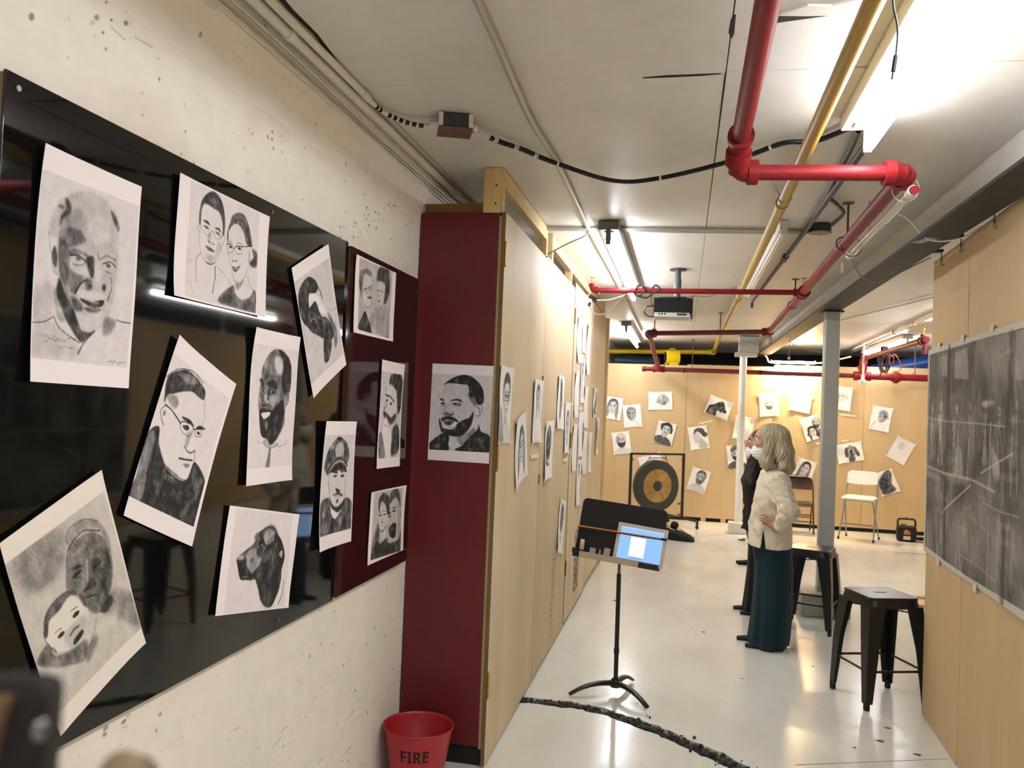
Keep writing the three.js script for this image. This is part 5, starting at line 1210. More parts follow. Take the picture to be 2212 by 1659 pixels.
// ---------- projector and the wires round it
{
  const p = thing('projector', 'black ceiling projector with a pale underside on a short pole', 'projector', [-0.105, 2.25, -6.2], 0.03);
  part('ceiling_plate', new THREE.CylinderGeometry(0.062, 0.062, 0.012, 26).translate(0.035, 0.365, 0), M.conduitDark, p);
  part('pole', merged([rod([0.035, 0.15, 0], [0.035, 0.365, 0], 0.023, 0.023, 18), rod([0.035, 0.2, 0], [0.035, 0.29, 0], 0.027, 0.027, 18), rod([0.035, 0.15, 0], [0.035, 0.18, 0], 0.028, 0.02, 18)]), mat(0x55575a, 0.5), p);
  const ribs = [box(0.272, 0.108, 0.24, 0.008).translate(0, 0.09, 0)]; for (let i = 0; i < 22; i++) ribs.push(box(0.005, 0.096, 0.006, 0.001).translate(-0.122 + i * 0.0115, 0.09, 0.122));
  part('body', merged(ribs), M.blackMatte, p);
  const un = part('underside', box(0.25, 0.032, 0.23, 0.004), mat(0xb9b7ae, 0.5), p, [0, 0.02, 0.003]);
  for (const x of [-0.09, -0.07, -0.05]) part('socket', move(box(0.012, 0.012, 0.006, 0.002), x, 0.004, 0.114), M.blackPaint, un);
  part('socket_panel', move(box(0.07, 0.014, 0.006, 0.002), 0.07, 0.003, 0.114), M.blackPaint, un);
  part('side_plate', box(0.008, 0.16, 0.2, 0.003), M.blackPaint, p, [0.142, 0.075, 0.02]);
  part('bracket', merged([rod([-0.1, 0.15, 0.05], [0.1, 0.155, 0.05], 0.006), rod([-0.08, 0.145, -0.05], [0.09, 0.15, -0.05], 0.006), move(box(0.08, 0.012, 0.08, 0.003), 0.03, 0.152, 0)]), M.blackPaint, p);
  single('cable', 'dark looped cable from the red pipe down into the side of the projector', 'cable', tube([[-0.34, 2.42, -5.97], [-0.3, 2.455, -5.95], [-0.255, 2.43, -5.95], [-0.25, 2.38, -5.98], [-0.252, 2.345, -6.1], [-0.235, 2.335, -6.18]], 0.006, 60, 6), M.cableGrey);
  single('cable', 'short black cable bulging beside the projector', 'cable', tube([[-0.235, 2.335, -6.15], [-0.285, 2.33, -6.12], [-0.3, 2.29, -6.1], [-0.275, 2.262, -6.12], [-0.23, 2.262, -6.16]], 0.005, 50, 6), M.cableBlack);
  single('cable', 'tangle of dark cable wound on the red pipe left of the projector', 'cable', tube([[-0.36, 2.42, -5.92], [-0.33, 2.46, -5.9], [-0.29, 2.42, -5.9], [-0.33, 2.385, -5.93], [-0.37, 2.41, -5.96], [-0.31, 2.45, -5.97], [-0.25, 2.435, -5.95], [-0.22, 2.46, -5.93], [-0.19, 2.43, -5.92], [-0.24, 2.4, -5.93], [-0.28, 2.37, -5.93], [-0.34, 2.38, -5.92]], 0.007, 140, 6), M.cableBlack);
  single('cable', 'grey cable sagging from the cupboard top to the red pipe', 'cable', tube([[-0.7, 2.39, -6.25], [-0.7, 2.32, -6.2], [-0.64, 2.265, -6.1], [-0.55, 2.275, -6.05], [-0.47, 2.36, -6.0], [-0.4, 2.42, -5.95]], 0.0055, 70, 6), M.cableGrey);
  single('cable', 'thin pale cable stretched from the black adapter to the red pipe', 'cable', tube([[-0.66, 2.385, -6.22], [-0.56, 2.38, -6.15], [-0.46, 2.395, -6.05], [-0.38, 2.415, -5.97]], 0.004, 40, 6), M.cableWhite);
  single('cable', 'slack grey wire from the ceiling conduit down to the cupboard top', 'cable', tube([[-0.566, 2.6, -4.79], [-0.6, 2.57, -4.8], [-0.7, 2.53, -4.82], [-0.83, 2.47, -4.86]], 0.0045, 40, 6), M.cableGrey);
  single('cable', 'thin wire from the projector to a hook by the yellow pipe', 'cable', tube([[-0.02, 2.41, -6.2], [0.05, 2.43, -6.25], [0.16, 2.435, -6.3], [0.3, 2.5, -6.4], [0.36, 2.52, -6.42]], 0.003, 50, 6), M.cableGrey);
  const a = thing('power_adapter', 'black power adapter with white plug at the top of the cupboard', 'adapter', [-0.7, 2.37, -6.25]);
  part('adapter_body', rod([-0.02, 0.045, 0], [0.045, 0.015, 0], 0.021, 0.021, 18), M.blackPaint, a); part('white_plug', merged([rod([-0.12, 0.08, 0.05], [-0.02, 0.02, 0.01], 0.008), move(new THREE.SphereGeometry(0.018, 12, 8), -0.015, 0.012, 0.01)]), M.whiteGloss, a); part('lower_plug', rod([-0.012, 0.0, 0.01], [-0.02, -0.03, 0.01], 0.012), M.blackPaint, a);
}
// tan wall on the far right with sheets, known from its mirror image in the black board
{
  const w = new THREE.Group(); w.name = 'wall_right_panels'; w.userData.kind = 'structure'; w.position.set(3.95, 0, -8.7); scene.add(w);
  for (let k = 0; k < 6; k++) part('wall_panel', box(0.019, 2.4, 1.216, 0.001), M.tan, w, [0, 1.21, 3.05 - k * 1.22]);
}
// ---------- solids between outlines: rings of equal length joined into a skin
function loft(rings, caps = true, crease = 0.6) {
  const n = rings[0].length, pos = [], idx = [];
  rings.forEach((r) => r.forEach((p) => pos.push(...p)));
  for (let k = 0; k < rings.length - 1; k++) for (let i = 0; i < n; i++) { const a = k * n + i, b = k * n + (i + 1) % n, c = a + n, d = b + n; idx.push(a, b, d, a, d, c); }
  if (caps) for (const k of [0, rings.length - 1]) {
    const c = rings[k].reduce((s, p) => [s[0] + p[0] / n, s[1] + p[1] / n, s[2] + p[2] / n], [0, 0, 0]), at = pos.length / 3; pos.push(...c);
    for (let i = 0; i < n; i++) k ? idx.push(at, k * n + i, k * n + (i + 1) % n) : idx.push(at, (i + 1) % n, i);
  }
  let g = new THREE.BufferGeometry(); g.setAttribute('position', new THREE.Float32BufferAttribute(pos, 3)); g.setIndex(idx); g.computeVertexNormals();
  g.setAttribute('uv', new THREE.Float32BufferAttribute(new Float32Array(pos.length / 3 * 2), 2));
  return toCreasedNormals(g, crease);
}
const ring = (y, cx, cz, rx, rz, n = 40, f) => Array.from({ length: n }, (_, i) => { const a = i / n * 6.28319, k = f ? 1 + f(a, y) : 1; return [cx + Math.cos(a) * rx * k, y, cz - Math.sin(a) * rz * k]; });
// ---------- fire bucket
{
  const b = thing('fire_bucket', 'red metal bucket lettered FIRE on the floor before the red panel', 'bucket', [-1.034, 0, -3.37], 0.25);
  const mr = mat(0xa3222a, 0.38);
  part('pail', lathe([[0.001, 0.002], [0.1, 0.002], [0.104, 0.0], [0.106, 0.01], [0.143, 0.222], [0.148, 0.226], [0.148, 0.232], [0.143, 0.232], [0.139, 0.222], [0.103, 0.014], [0.001, 0.012]], 44), mr, b);
  part('inner_rim', new THREE.TorusGeometry(0.118, 0.002, 6, 40).rotateX(Math.PI / 2), mr, b, [0, 0.105, 0]);
  part('water', new THREE.CylinderGeometry(0.116, 0.116, 0.004, 40), mat(0x2a0a0c, 0.08), b, [0, 0.095, 0]);
  const c = document.createElement('canvas'); c.width = 256; c.height = 128; const g = c.getContext('2d'); g.fillStyle = 'rgba(24,10,10,0.92)'; g.font = 'bold 100px sans-serif'; g.fillText('FIRE', 10, 100);
  const t = new THREE.CanvasTexture(c); finish(t, true); t.wrapS = t.wrapT = THREE.ClampToEdgeWrapping;
  // the lettering bends round the pail
  const w = new THREE.PlaneGeometry(1, 1, 16, 2), p = w.attributes.position; for (let i = 0; i < p.count; i++) { const a = p.getX(i) * 1.15, y = 0.145 + p.getY(i) * 0.085, r = 0.1062 + (y - 0.01) * 0.1746 + 0.0008; p.setXYZ(i, Math.sin(a) * r, y, Math.cos(a) * r); } w.computeVertexNormals();
  part('lettering', w, mat(0xffffff, 0.6, { map: t, transparent: true }), b);
}
// ---------- music stand, and what lies on it
const stand = thing('music_stand', 'black music stand on three curved legs with a tilted desk', 'music stand', [-0.315, 0, -4.7], 0);
part('pole', merged([rod([0, 0.06, 0], [-0.003, 0.66, 0], 0.0125, 0.0125, 18), rod([-0.001, 0.22, 0], [-0.001, 0.25, 0], 0.0155, 0.0155, 14)]), M.blackPaint, stand);
part('inner_pole', rod([-0.003, 0.64, 0], [-0.004, 0.78, -0.01], 0.0085, 0.0085, 14), M.greyMetal, stand);
part('hub', lathe([[0.001, 0.035], [0.03, 0.037], [0.034, 0.05], [0.026, 0.075], [0.016, 0.085], [0.001, 0.085]], 22), M.blackPaint, stand);
for (const [x, z] of [[-0.225, 0.14], [0.175, 0.205], [0.075, -0.2]]) {
  const rs = [], d = Math.hypot(x, z), u = [x / d, z / d];
  for (let k = 0; k <= 10; k++) { const t = k / 10, s = 0.012 + t * d, y = 0.058 + 0.012 * Math.sin(t * 2.2) - 0.05 * t ** 2.4, h = 0.016 - 0.008 * t, w = 0.021 - 0.004 * t; rs.push(Array.from({ length: 12 }, (_, i) => { const a = i / 12 * 6.283; return [u[0] * s - u[1] * Math.cos(a) * w, Math.max(0.001, y + Math.sin(a) * h), u[1] * s + u[0] * Math.cos(a) * w]; })); }
  part('leg', loft(rs, true, 1.2), M.blackPaint, stand);
}
const deskPose = new THREE.Object3D(); deskPose.position.set(-0.0, 0.885, 0.015); deskPose.rotation.set(-0.24, -0.1, -0.083, 'YXZ');
{
  const s = new THREE.Shape(), w = 0.238, h = 0.165, k = 0.03; s.moveTo(-w, -h); s.lineTo(w, -h); s.lineTo(w, h - k); s.quadraticCurveTo(w, h, w - k, h); s.lineTo(-w + k, h); s.quadraticCurveTo(-w, h, -w, h - k); s.lineTo(-w, -h);
  const desk = part('desk', new THREE.ExtrudeGeometry(s, { depth: 0.003, bevelEnabled: true, bevelSize: 0.0015, bevelThickness: 0.0015, bevelSegments: 1 }), M.blackMatte, stand); desk.position.copy(deskPose.position); desk.quaternion.copy(deskPose.quaternion);
  part('ledge', merged([box(0.476, 0.004, 0.058, 0.001).translate(0, -0.163, 0.031), box(0.476, 0.03, 0.004, 0.001).translate(0, -0.153, 0.06)]), M.blackPaint, desk);
  part('ledge_tape', box(0.33, 0.034, 0.003, 0.001), mat(0xb3a68f, 0.75), desk, [-0.035, -0.152, 0.0635], null, 'strip of pale tape along the ledge');
  part('desk_bracket', merged([box(0.06, 0.09, 0.012, 0.003).translate(0, -0.1, -0.008), rod([-0.04, -0.11, -0.014], [0.04, -0.11, -0.014], 0.009)]), M.blackPaint, desk);
}
stand.updateMatrixWorld(true);
function onDesk(g, x, y, z, rx = 0, rz = 0) {
  const m = new THREE.Matrix4().compose(stand.position.clone().add(deskPose.position), deskPose.quaternion, V(1, 1, 1)), q = new THREE.Quaternion().setFromEuler(new THREE.Euler(rx, 0, rz));
  g.position.copy(V(x, y, z).applyMatrix4(m)); g.quaternion.copy(deskPose.quaternion).multiply(q); return g;
}
{
  const t = onDesk(thing('tablet', 'white tablet with a blue lit screen leaning on the music stand', 'tablet'), 0.12, -0.046, 0.0215, -0.06, -0.012);
  const body = mat(0xd9cfc6, 0.35);
  t.scale.setScalar(1.06); part('body', box(0.262, 0.2, 0.0075, 0.003), body, t);
  part('bezel', box(0.254, 0.192, 0.001, 0.0004), mat(0xcfc4bb, 0.25), t, [0, 0, 0.0038]);
  const c = document.createElement('canvas'); c.width = 448; c.height = 320; const g = c.getContext('2d'); g.fillStyle = '#8fc0f7'; g.fillRect(0, 0, 448, 320);
  g.fillStyle = '#a5cffb'; g.fillRect(0, 0, 448, 18); g.fillStyle = '#f4fbff'; g.fillRect(118, 92, 158, 196); g.fillStyle = '#7fa6d8'; g.fillRect(176, 56, 62, 9); for (let i = 0; i < 2; i++) { g.fillStyle = '#86aee0'; g.fillRect(132 + i * 8, 74 + i * 7, 150 - i * 16, 3); } g.fillStyle = '#5f8fd0'; g.fillRect(136, 296, 120, 7); g.fillStyle = '#86aee0'; g.fillRect(8, 6, 26, 5); g.fillRect(408, 6, 30, 5); g.fillRect(150, 310, 30, 4); g.fillRect(220, 310, 30, 4);
  const tx = new THREE.CanvasTexture(c); finish(tx, true);
  part('screen', new THREE.PlaneGeometry(0.224, 0.164), new THREE.MeshStandardMaterial({ color: 0x0a0a0c, roughness: 0.15, emissive: 0xffffff, emissiveMap: tx, emissiveIntensity: 0.5 }), t, [0, 0, 0.0046]);
  part('home_button', new THREE.CylinderGeometry(0.006, 0.006, 0.0006, 18).rotateX(Math.PI / 2), mat(0xbdb2a9, 0.3), t, [-0.1195, 0, 0.0045]);
  const l = new THREE.RectAreaLight(0xa9cdff, 0.4, 0.224, 0.164); l.name = 'screen_glow'; l.position.set(0, 0, 0.0075); l.rotation.y = Math.PI; t.add(l);
  const r = onDesk(thing('striped_rod', 'long yellow, red and black striped rod across the music stand', 'rod'), 0.01, -0.0, 0.052, 0, 0.012);
  for (const [n, y, m] of [['yellow_stripe', 0.0042, mat(0xe8b83a, 0.4)], ['red_stripe', 0, mat(0xa8351f, 0.4)], ['black_stripe', -0.0042, M.blackPaint]]) part(n, box(0.49, 0.0042, 0.0075, 0.001), m, r, [0, y, 0]);
  part('end_band', box(0.032, 0.0145, 0.0095, 0.002), M.blackPaint, r, [0.236, 0, 0]);
  const a = onDesk(thing('tape_dispenser', 'black tape dispenser with a roll of tan tape on the music stand ledge', 'tape dispenser'), -0.2, -0.118, 0.036, 0, 0.05);
  part('holder', loft([[-0.045, -0.03, 0.012], [0.04, -0.042, 0.012]].map(([x, y]) => [[x, y, -0.02], [x, y + 0.028, -0.022], [x, y + 0.028, 0.022], [x, y, 0.02]]), true, 0.4), M.blackPaint, a);
  part('tape_roll', lathe([[0.013, -0.011], [0.03, -0.011], [0.031, -0.01], [0.031, 0.01], [0.03, 0.011], [0.013, 0.011], [0.013, -0.011]], 26).rotateZ(Math.PI / 2).rotateY(0.25), mat(0xc7b79c, 0.7), a, [0.004, 0.018, 0.004]);
  for (const [x, y, w, h, l2, i] of [[-0.135, -0.128, 0.034, 0.044, 'small pale card left of the pencil stubs on the music stand', 0], [-0.055, -0.122, 0.036, 0.055, 'small pale card beside the tablet on the music stand', 1]]) { const cd = onDesk(thing('paper_card', l2, 'card'), x, y, 0.03 + i * 0.002, -0.1, -0.02); part('card', box(w, h, 0.002, 0.0008), mat(0xaea491, 0.8), cd); part('folded_edge', box(w, 0.003, 0.006, 0.001), mat(0x9c927f, 0.8), cd, [0, h / 2, -0.001]); }
  [[-0.094, 0.04, 'paler of two pencil stubs on the music stand ledge', 0xd9cfb8], [-0.087, 0.032, 'shorter darker pencil stub on the music stand ledge', 0x5d5348]].forEach(([x, h, lb, col]) => { const s = onDesk(thing('pencil_stub', lb, 'pencil'), x, -0.15 + h / 2, 0.034, -0.1, 0.05); part('shaft', new THREE.CylinderGeometry(0.0032, 0.0032, h, 6), mat(col, 0.6), s); part('tip', new THREE.ConeGeometry(0.0032, 0.008, 6), M.pine, s, [0, h / 2 + 0.004, 0]); });
}
// ---------- steel stools
function makeStool(label) {
  const g = thing('metal_stool', label, 'stool', [0, 0, 0], 0, 'black metal stools'), H = 0.602, T = 0.142, B = 0.186;
  const s = new THREE.Shape(), k = 0.03, R = (sh, w, r) => { sh.moveTo(-w + r, -w); sh.lineTo(w - r, -w); sh.quadraticCurveTo(w, -w, w, -w + r); sh.lineTo(w, w - r); sh.quadraticCurveTo(w, w, w - r, w); sh.lineTo(-w + r, w); sh.quadraticCurveTo(-w, w, -w, w - r); sh.lineTo(-w, -w + r); sh.quadraticCurveTo(-w, -w, -w + r, -w); };
  R(s, T, k); const hole = new THREE.Path(); hole.absellipse(0.03, 0, 0.011, 0.011, -Math.PI / 2, Math.PI / 2); hole.absellipse(-0.03, 0, 0.011, 0.011, Math.PI / 2, Math.PI * 1.5); s.holes.push(hole);
  part('seat', new THREE.ExtrudeGeometry(s, { depth: 0.003, bevelEnabled: true, bevelSize: 0.006, bevelThickness: 0.006, bevelSegments: 3, curveSegments: 10 }).rotateX(-Math.PI / 2).translate(0, H - 0.012, 0), mat(0x17181a, 0.28), g);
  const sq = (y, w) => { const a = []; for (let i = 0; i < 32; i++) { const t = i / 32 * 6.28319, c = Math.cos(t), d = Math.sin(t), q = Math.pow(Math.abs(c) ** 7 + Math.abs(d) ** 7, -1 / 7); a.push([c * q * w, y, -d * q * w]); } return a; };
  part('apron', loft([sq(H - 0.008, T + 0.006), sq(H - 0.03, T + 0.011), sq(H - 0.062, T + 0.017), sq(H - 0.062, T + 0.0145), sq(H - 0.02, T + 0.006)], false, 0.9), M.blackPaint, g);
  for (const [x, z] of [[1, 1], [1, -1], [-1, 1], [-1, -1]]) {
    const L = (y, arm, off) => { const t = 0.006; return [[0, 0], [-arm, 0], [-arm, -t], [-t * 1.5, -t * 1.5], [-t, -arm], [0, -arm]].map(([a, b]) => [x * (off + a), y, z * (off + b)]); };
    const rs = [[H - 0.05, 0.095, T + 0.016], [0.32, 0.068, T + 0.016 + (B - T) * 0.45], [0.035, 0.04, B]].map(([y, a, o]) => L(y, a, o));
    if (x * z > 0) rs.forEach((r) => r.reverse());
    const leg = part('leg', loft(rs, true, 0.5), M.blackPaint, g);
    part('foot', box(0.027, 0.05, 0.027, 0.005), M.blackMatte, leg, [x * (B - 0.013), 0.025, z * (B - 0.013)]);
  }
  const o = T + 0.016 + (B - T) * 0.62 - 0.016;
  for (const [a, b] of [[[-o, -o], [o, -o]], [[o, -o], [o, o]], [[o, o], [-o, o]], [[-o, o], [-o, -o]]]) part('stretcher', merged([bar([a[0], 0.205, a[1]], [b[0], 0.205, b[1]], 0.007, 0.013), bar([a[0] * 0.96 + b[0] * 0.04, 0.205, a[1] * 0.96 + b[1] * 0.04], [a[0] * 0.86 + b[0] * 0.14, 0.205, a[1] * 0.86 + b[1] * 0.14], 0.01, 0.018), bar([b[0] * 0.96 + a[0] * 0.04, 0.205, b[1] * 0.96 + a[1] * 0.04], [b[0] * 0.86 + a[0] * 0.14, 0.205, b[1] * 0.86 + a[1] * 0.14], 0.01, 0.018)]), M.blackPaint, g);
  part('brace', merged([bar([-0.135, 0.513, -0.135], [0.135, 0.513, 0.135], 0.02, 0.005), bar([-0.135, 0.507, 0.135], [0.135, 0.507, -0.135], 0.02, 0.005)]), M.blackPaint, g);
  return g;
}
const stool = makeStool('nearest black metal stool, standing clear beside the tan partition'); stool.position.set(1.13, 0, -5.08); stool.rotation.y = 0.35;
const stool2 = stool.clone(); stool2.name = numbered('metal_stool'); stool2.userData = { ...stool.userData, label: 'black metal stool right behind the standing woman, before the grey column' }; stool2.position.set(0.985, 0, -6.62); stool2.rotation.y = -0.35; scene.add(stool2);
// ---------- gong in its frame
{
  const g = thing('gong', 'black rimmed bronze gong hanging in a square black frame on wheels', 'gong', [-0.315, 0, -11.6], 0.63), R = 0.352, f = M.blackPaint, W = 0.43, T = 0.985;
  const d = part('gong_rim', lathe([[0.22, 0.016], [0.232, 0.018], [R - 0.012, 0.018], [R, 0.012], [R, -0.06], [R - 0.006, -0.06], [R - 0.008, 0.006], [0.22, 0.01]], 64).rotateX(Math.PI / 2), mat(0x2a2b28, 0.55), g, [0, 0.55, 0]);
  const bz = tile(14, 2, 4, 5), bronze = mat(0xc4a56a, 0.4, { metalness: 0.5, map: texture(512, 64, (x, y) => { const n = bz(x, y) * 70; return [212 + n, 206 + n, 198 + n]; }) });
  part('bronze_face', lathe([[0.07, 0.02], [0.1, 0.022], [0.228, 0.0175], [0.228, 0.012], [0.07, 0.014]], 64).rotateX(Math.PI / 2), bronze, d);
  part('boss', lathe([[0.001, 0.03], [0.04, 0.028], [0.072, 0.02], [0.078, 0.016], [0.001, 0.012]], 44).rotateX(Math.PI / 2), mat(0x2a2b28, 0.55), d);
  part('side_post', box(0.03, T - 0.1, 0.03, 0.002), f, g, [-W, (T + 0.1) / 2, 0]); part('side_post', box(0.03, T - 0.1, 0.03, 0.002), f, g, [W, (T + 0.1) / 2, 0]);
  part('top_bar', box(2 * W + 0.03, 0.026, 0.03, 0.002), f, g, [0, T, 0]); part('bottom_bar', box(2 * W, 0.026, 0.03, 0.002), f, g, [0, 0.115, 0]);
  for (const s of [-1, 1]) {
    part('foot_bar', bar([s * W, 0.105, -0.33], [s * W, 0.105, 0.36], 0.026, 0.026), f, g);
    for (const z of [-0.32, 0.35]) { part('foot_post', box(0.026, 0.06, 0.026, 0.002), f, g, [s * W, 0.077, z]); part('wheel', new THREE.CylinderGeometry(0.024, 0.024, 0.018, 18).rotateZ(Math.PI / 2), M.blackMatte, g, [s * W, 0.025, z]); }
    part('hook', merged([rod([s * 0.13, T + 0.012, 0], [s * 0.13, T - 0.05, 0], 0.0045), move(new THREE.TorusGeometry(0.01, 0.0035, 6, 14), s * 0.13, T - 0.06, 0)]), f, g);
    part('cord', rod([s * 0.13, T - 0.06, 0], [s * 0.19, 0.85, -0.02], 0.005), M.blackMatte, g);
    part('eye_ring', new THREE.TorusGeometry(0.011, 0.0035, 6, 14), f, g, [s * (W - 0.03), T - 0.08, 0.01]);
  }
  part('cord', rod([-0.13, T - 0.055, 0], [0.13, T - 0.055, 0], 0.005), M.blackMatte, g);
  for (const y of [0.3, 0.15]) part('knob', merged([rod([W - 0.055, y, 0], [W - 0.015, y, 0], 0.006), rod([W - 0.06, y, 0], [W - 0.045, y, 0], 0.016, 0.012)]), f, g);
}
{ // padded bag and the two beaters on it
  const b = thing('mallet_bag', 'long black padded bag with a small white tag on the floor by the gong', 'bag', [-0.02, 0, -10.5], -0.42);
  const rs = []; for (let k = 0; k <= 14; k++) { const t = k / 14, x = -0.2 + t * 0.42, h = 0.155 * (1 - 0.62 * t ** 1.4) * Math.min(1, 0.55 + t * 3) * (t > 0.9 ? 1 - (t - 0.9) * 6 : 1), w = 0.085 * (t < 0.1 ? 0.6 + t * 4 : t > 0.85 ? 1 - (t - 0.85) * 4 : 1); rs.push(Array.from({ length: 18 }, (_, i) => { const a = i / 18 * 6.283, c = Math.cos(a), s = Math.sin(a); return [x, Math.max(0.002, h / 2 + Math.sign(s) * Math.abs(s) ** 0.6 * h / 2), Math.sign(c) * Math.abs(c) ** 0.7 * w]; })); }
  part('bag_body', loft(rs, true, 1.2), mat(0x14171b, 0.85), b); part('tag', box(0.024, 0.028, 0.003, 0.001), M.white, b, [-0.13, 0.045, 0.086]);
  part('seam', tube([[-0.2, 0.1, 0.08], [-0.05, 0.1, 0.088], [0.1, 0.06, 0.086], [0.2, 0.04, 0.05]], 0.003, 40, 6), M.blackPaint, b);
  for (const [n, label, col, x, y, z, hx, hy] of [['green_head', 'gong mallet with a green felt head lying on the black bag', 0x9db34a, -0.14, 0.16, 0.04, 0.3, -0.115], ['purple_head', 'gong mallet with a large dark purple head lying on the black bag', 0x2b0d20, -0.06, 0.165, -0.05, 0.26, -0.12]]) {
    const m = thing('gong_mallet', label, 'mallet', [-0.02, 0, -10.5], -0.42), p = n === 'green_head';
    part('head', lathe([[0.001, -0.04], [0.03, -0.038], [0.046, -0.02], [0.048, 0.015], [0.034, 0.036], [0.001, 0.04]], 22).scale(p ? 0.8 : 1.08, p ? 0.8 : 1.08, p ? 0.8 : 1.08).rotateZ(Math.PI / 2 - 0.35).translate(x, y, z), mat(col, 0.95), m);
    part('handle', rod([x + 0.03, y - 0.01, z], [x + hx, y + hy, z + 0.01], 0.008, 0.009), mat(0xc2a784, 0.6), m); part('handle_end', move(new THREE.SphereGeometry(0.0125, 10, 8), x + hx, y + hy, z + 0.01), mat(0xb08a66, 0.6), m);
  }
}
// ---------- folding chairs against the back
{
  const g = thing('folding_bar_chair', 'white folding bar chair with grey metal legs in front of the back wall', 'chair', [2.316, 0, -11.68], -0.41), w = 0.2, m = mat(0x8d8d8a, 0.4, { metalness: 0.6 });
  for (const s of [-1, 1]) { part('front_leg', tube([[s * (w + 0.015), 0.008, 0.19], [s * w, 0.3, 0.06], [s * (w - 0.005), 0.6, -0.07], [s * (w - 0.02), 0.8, -0.13]], 0.0105, 40, 10, 0.2), m, g); part('rear_leg', tube([[s * (w + 0.005), 0.008, -0.19], [s * (w - 0.018), 0.3, -0.03], [s * (w - 0.03), 0.49, 0.07], [s * (w - 0.05), 0.525, 0.1]], 0.0095, 40, 10, 0.2), m, g); for (const [x, z] of [[w + 0.015, 0.19], [w + 0.005, -0.19]]) part('foot_cap', rod([s * x, 0, z], [s * x, 0.03, z * 0.97], 0.0135), M.blackMatte, g); }
  const s1 = new THREE.Shape(); s1.moveTo(-0.19, -0.15); s1.quadraticCurveTo(0, -0.17, 0.19, -0.15); s1.lineTo(0.2, 0.12); s1.quadraticCurveTo(0.19, 0.18, 0.13, 0.18); s1.lineTo(-0.13, 0.18); s1.quadraticCurveTo(-0.19, 0.18, -0.2, 0.12);
  part('seat', new THREE.ExtrudeGeometry(s1, { depth: 0.014, bevelEnabled: true, bevelSize: 0.006, bevelThickness: 0.005, bevelSegments: 2 }).rotateX(-Math.PI / 2).rotateX(0.05).translate(0, 0.535, 0.02), M.whiteGloss, g);
  const s2 = new THREE.Shape(), a = 0.185; s2.moveTo(-a, 0.01); s2.quadraticCurveTo(0, -0.018, a, 0.01); s2.lineTo(a, 0.12); s2.quadraticCurveTo(a - 0.005, 0.165, a - 0.05, 0.168); s2.lineTo(-a + 0.05, 0.168); s2.quadraticCurveTo(-a + 0.005, 0.165, -a, 0.12);
  part('backrest', new THREE.ExtrudeGeometry(s2, { depth: 0.012, bevelEnabled: true, bevelSize: 0.005, bevelThickness: 0.004, bevelSegments: 2 }).rotateX(-0.3).translate(0, 0.715, -0.1), M.whiteGloss, g);
  part('foot_rest', bar([-w, 0.2, 0.112], [w, 0.2, 0.112], 0.016, 0.02), m, g); part('seat_rail', rod([-w + 0.03, 0.51, 0.1], [w - 0.03, 0.51, 0.1], 0.008), m, g);
  const c = thing('folding_chair', 'brown metal folding chair between the woman and the grey column', 'chair', [1.57, 0, -11.96], -0.06), b = mat(0x3f2a22, 0.4, { metalness: 0.3 }), v = 0.205;
  part('front_frame', tube([[-v, 0.008, 0.17], [-v, 0.35, 0.0], [-v, 0.6, -0.12], [-v + 0.015, 0.7, -0.165], [-v + 0.06, 0.735, -0.18], [v - 0.06, 0.735, -0.18], [v - 0.015, 0.7, -0.165], [v, 0.6, -0.12], [v, 0.35, 0.0], [v, 0.008, 0.17]], 0.0105, 140, 10, 0.25), b, c);
  for (const s of [-1, 1]) part('rear_leg', tube([[s * (v - 0.02), 0.008, -0.2], [s * (v - 0.02), 0.2, -0.07], [s * (v - 0.025), 0.36, 0.08], [s * (v - 0.03), 0.4, 0.15]], 0.0095, 40, 10, 0.25), b, c);
  part('backrest', loft([0.575, 0.6, 0.66, 0.71, 0.728].map((y) => { const a2 = []; for (let i = 0; i <= 12; i++) { const x = -0.19 + 0.38 * i / 12; a2.push([x, y, -0.115 - (y - 0.575) * 0.42 - 0.02 * (1 - (x / 0.19) ** 2)]); } for (let i = 12; i >= 0; i--) { const x = -0.19 + 0.38 * i / 12; a2.push([x, y, -0.121 - (y - 0.575) * 0.42 - 0.02 * (1 - (x / 0.19) ** 2)]); } return a2; }), true, 0.7), mat(0x4a342c, 0.35, { metalness: 0.3 }), c);
  part('seat', box(0.37, 0.02, 0.36, 0.008), b, c, [0, 0.405, 0.03]); part('seat_rail', rod([-v, 0.36, -0.005], [v, 0.36, -0.005], 0.008), b, c);
  for (const [y, z] of [[0.235, -0.042], [0.205, -0.062]]) part('stretcher', rod([-v + 0.02, y, z], [v - 0.02, y, z], 0.007), b, c);
  part('stretcher', rod([-v, 0.16, 0.095], [v, 0.16, 0.095], 0.007), b, c);
}
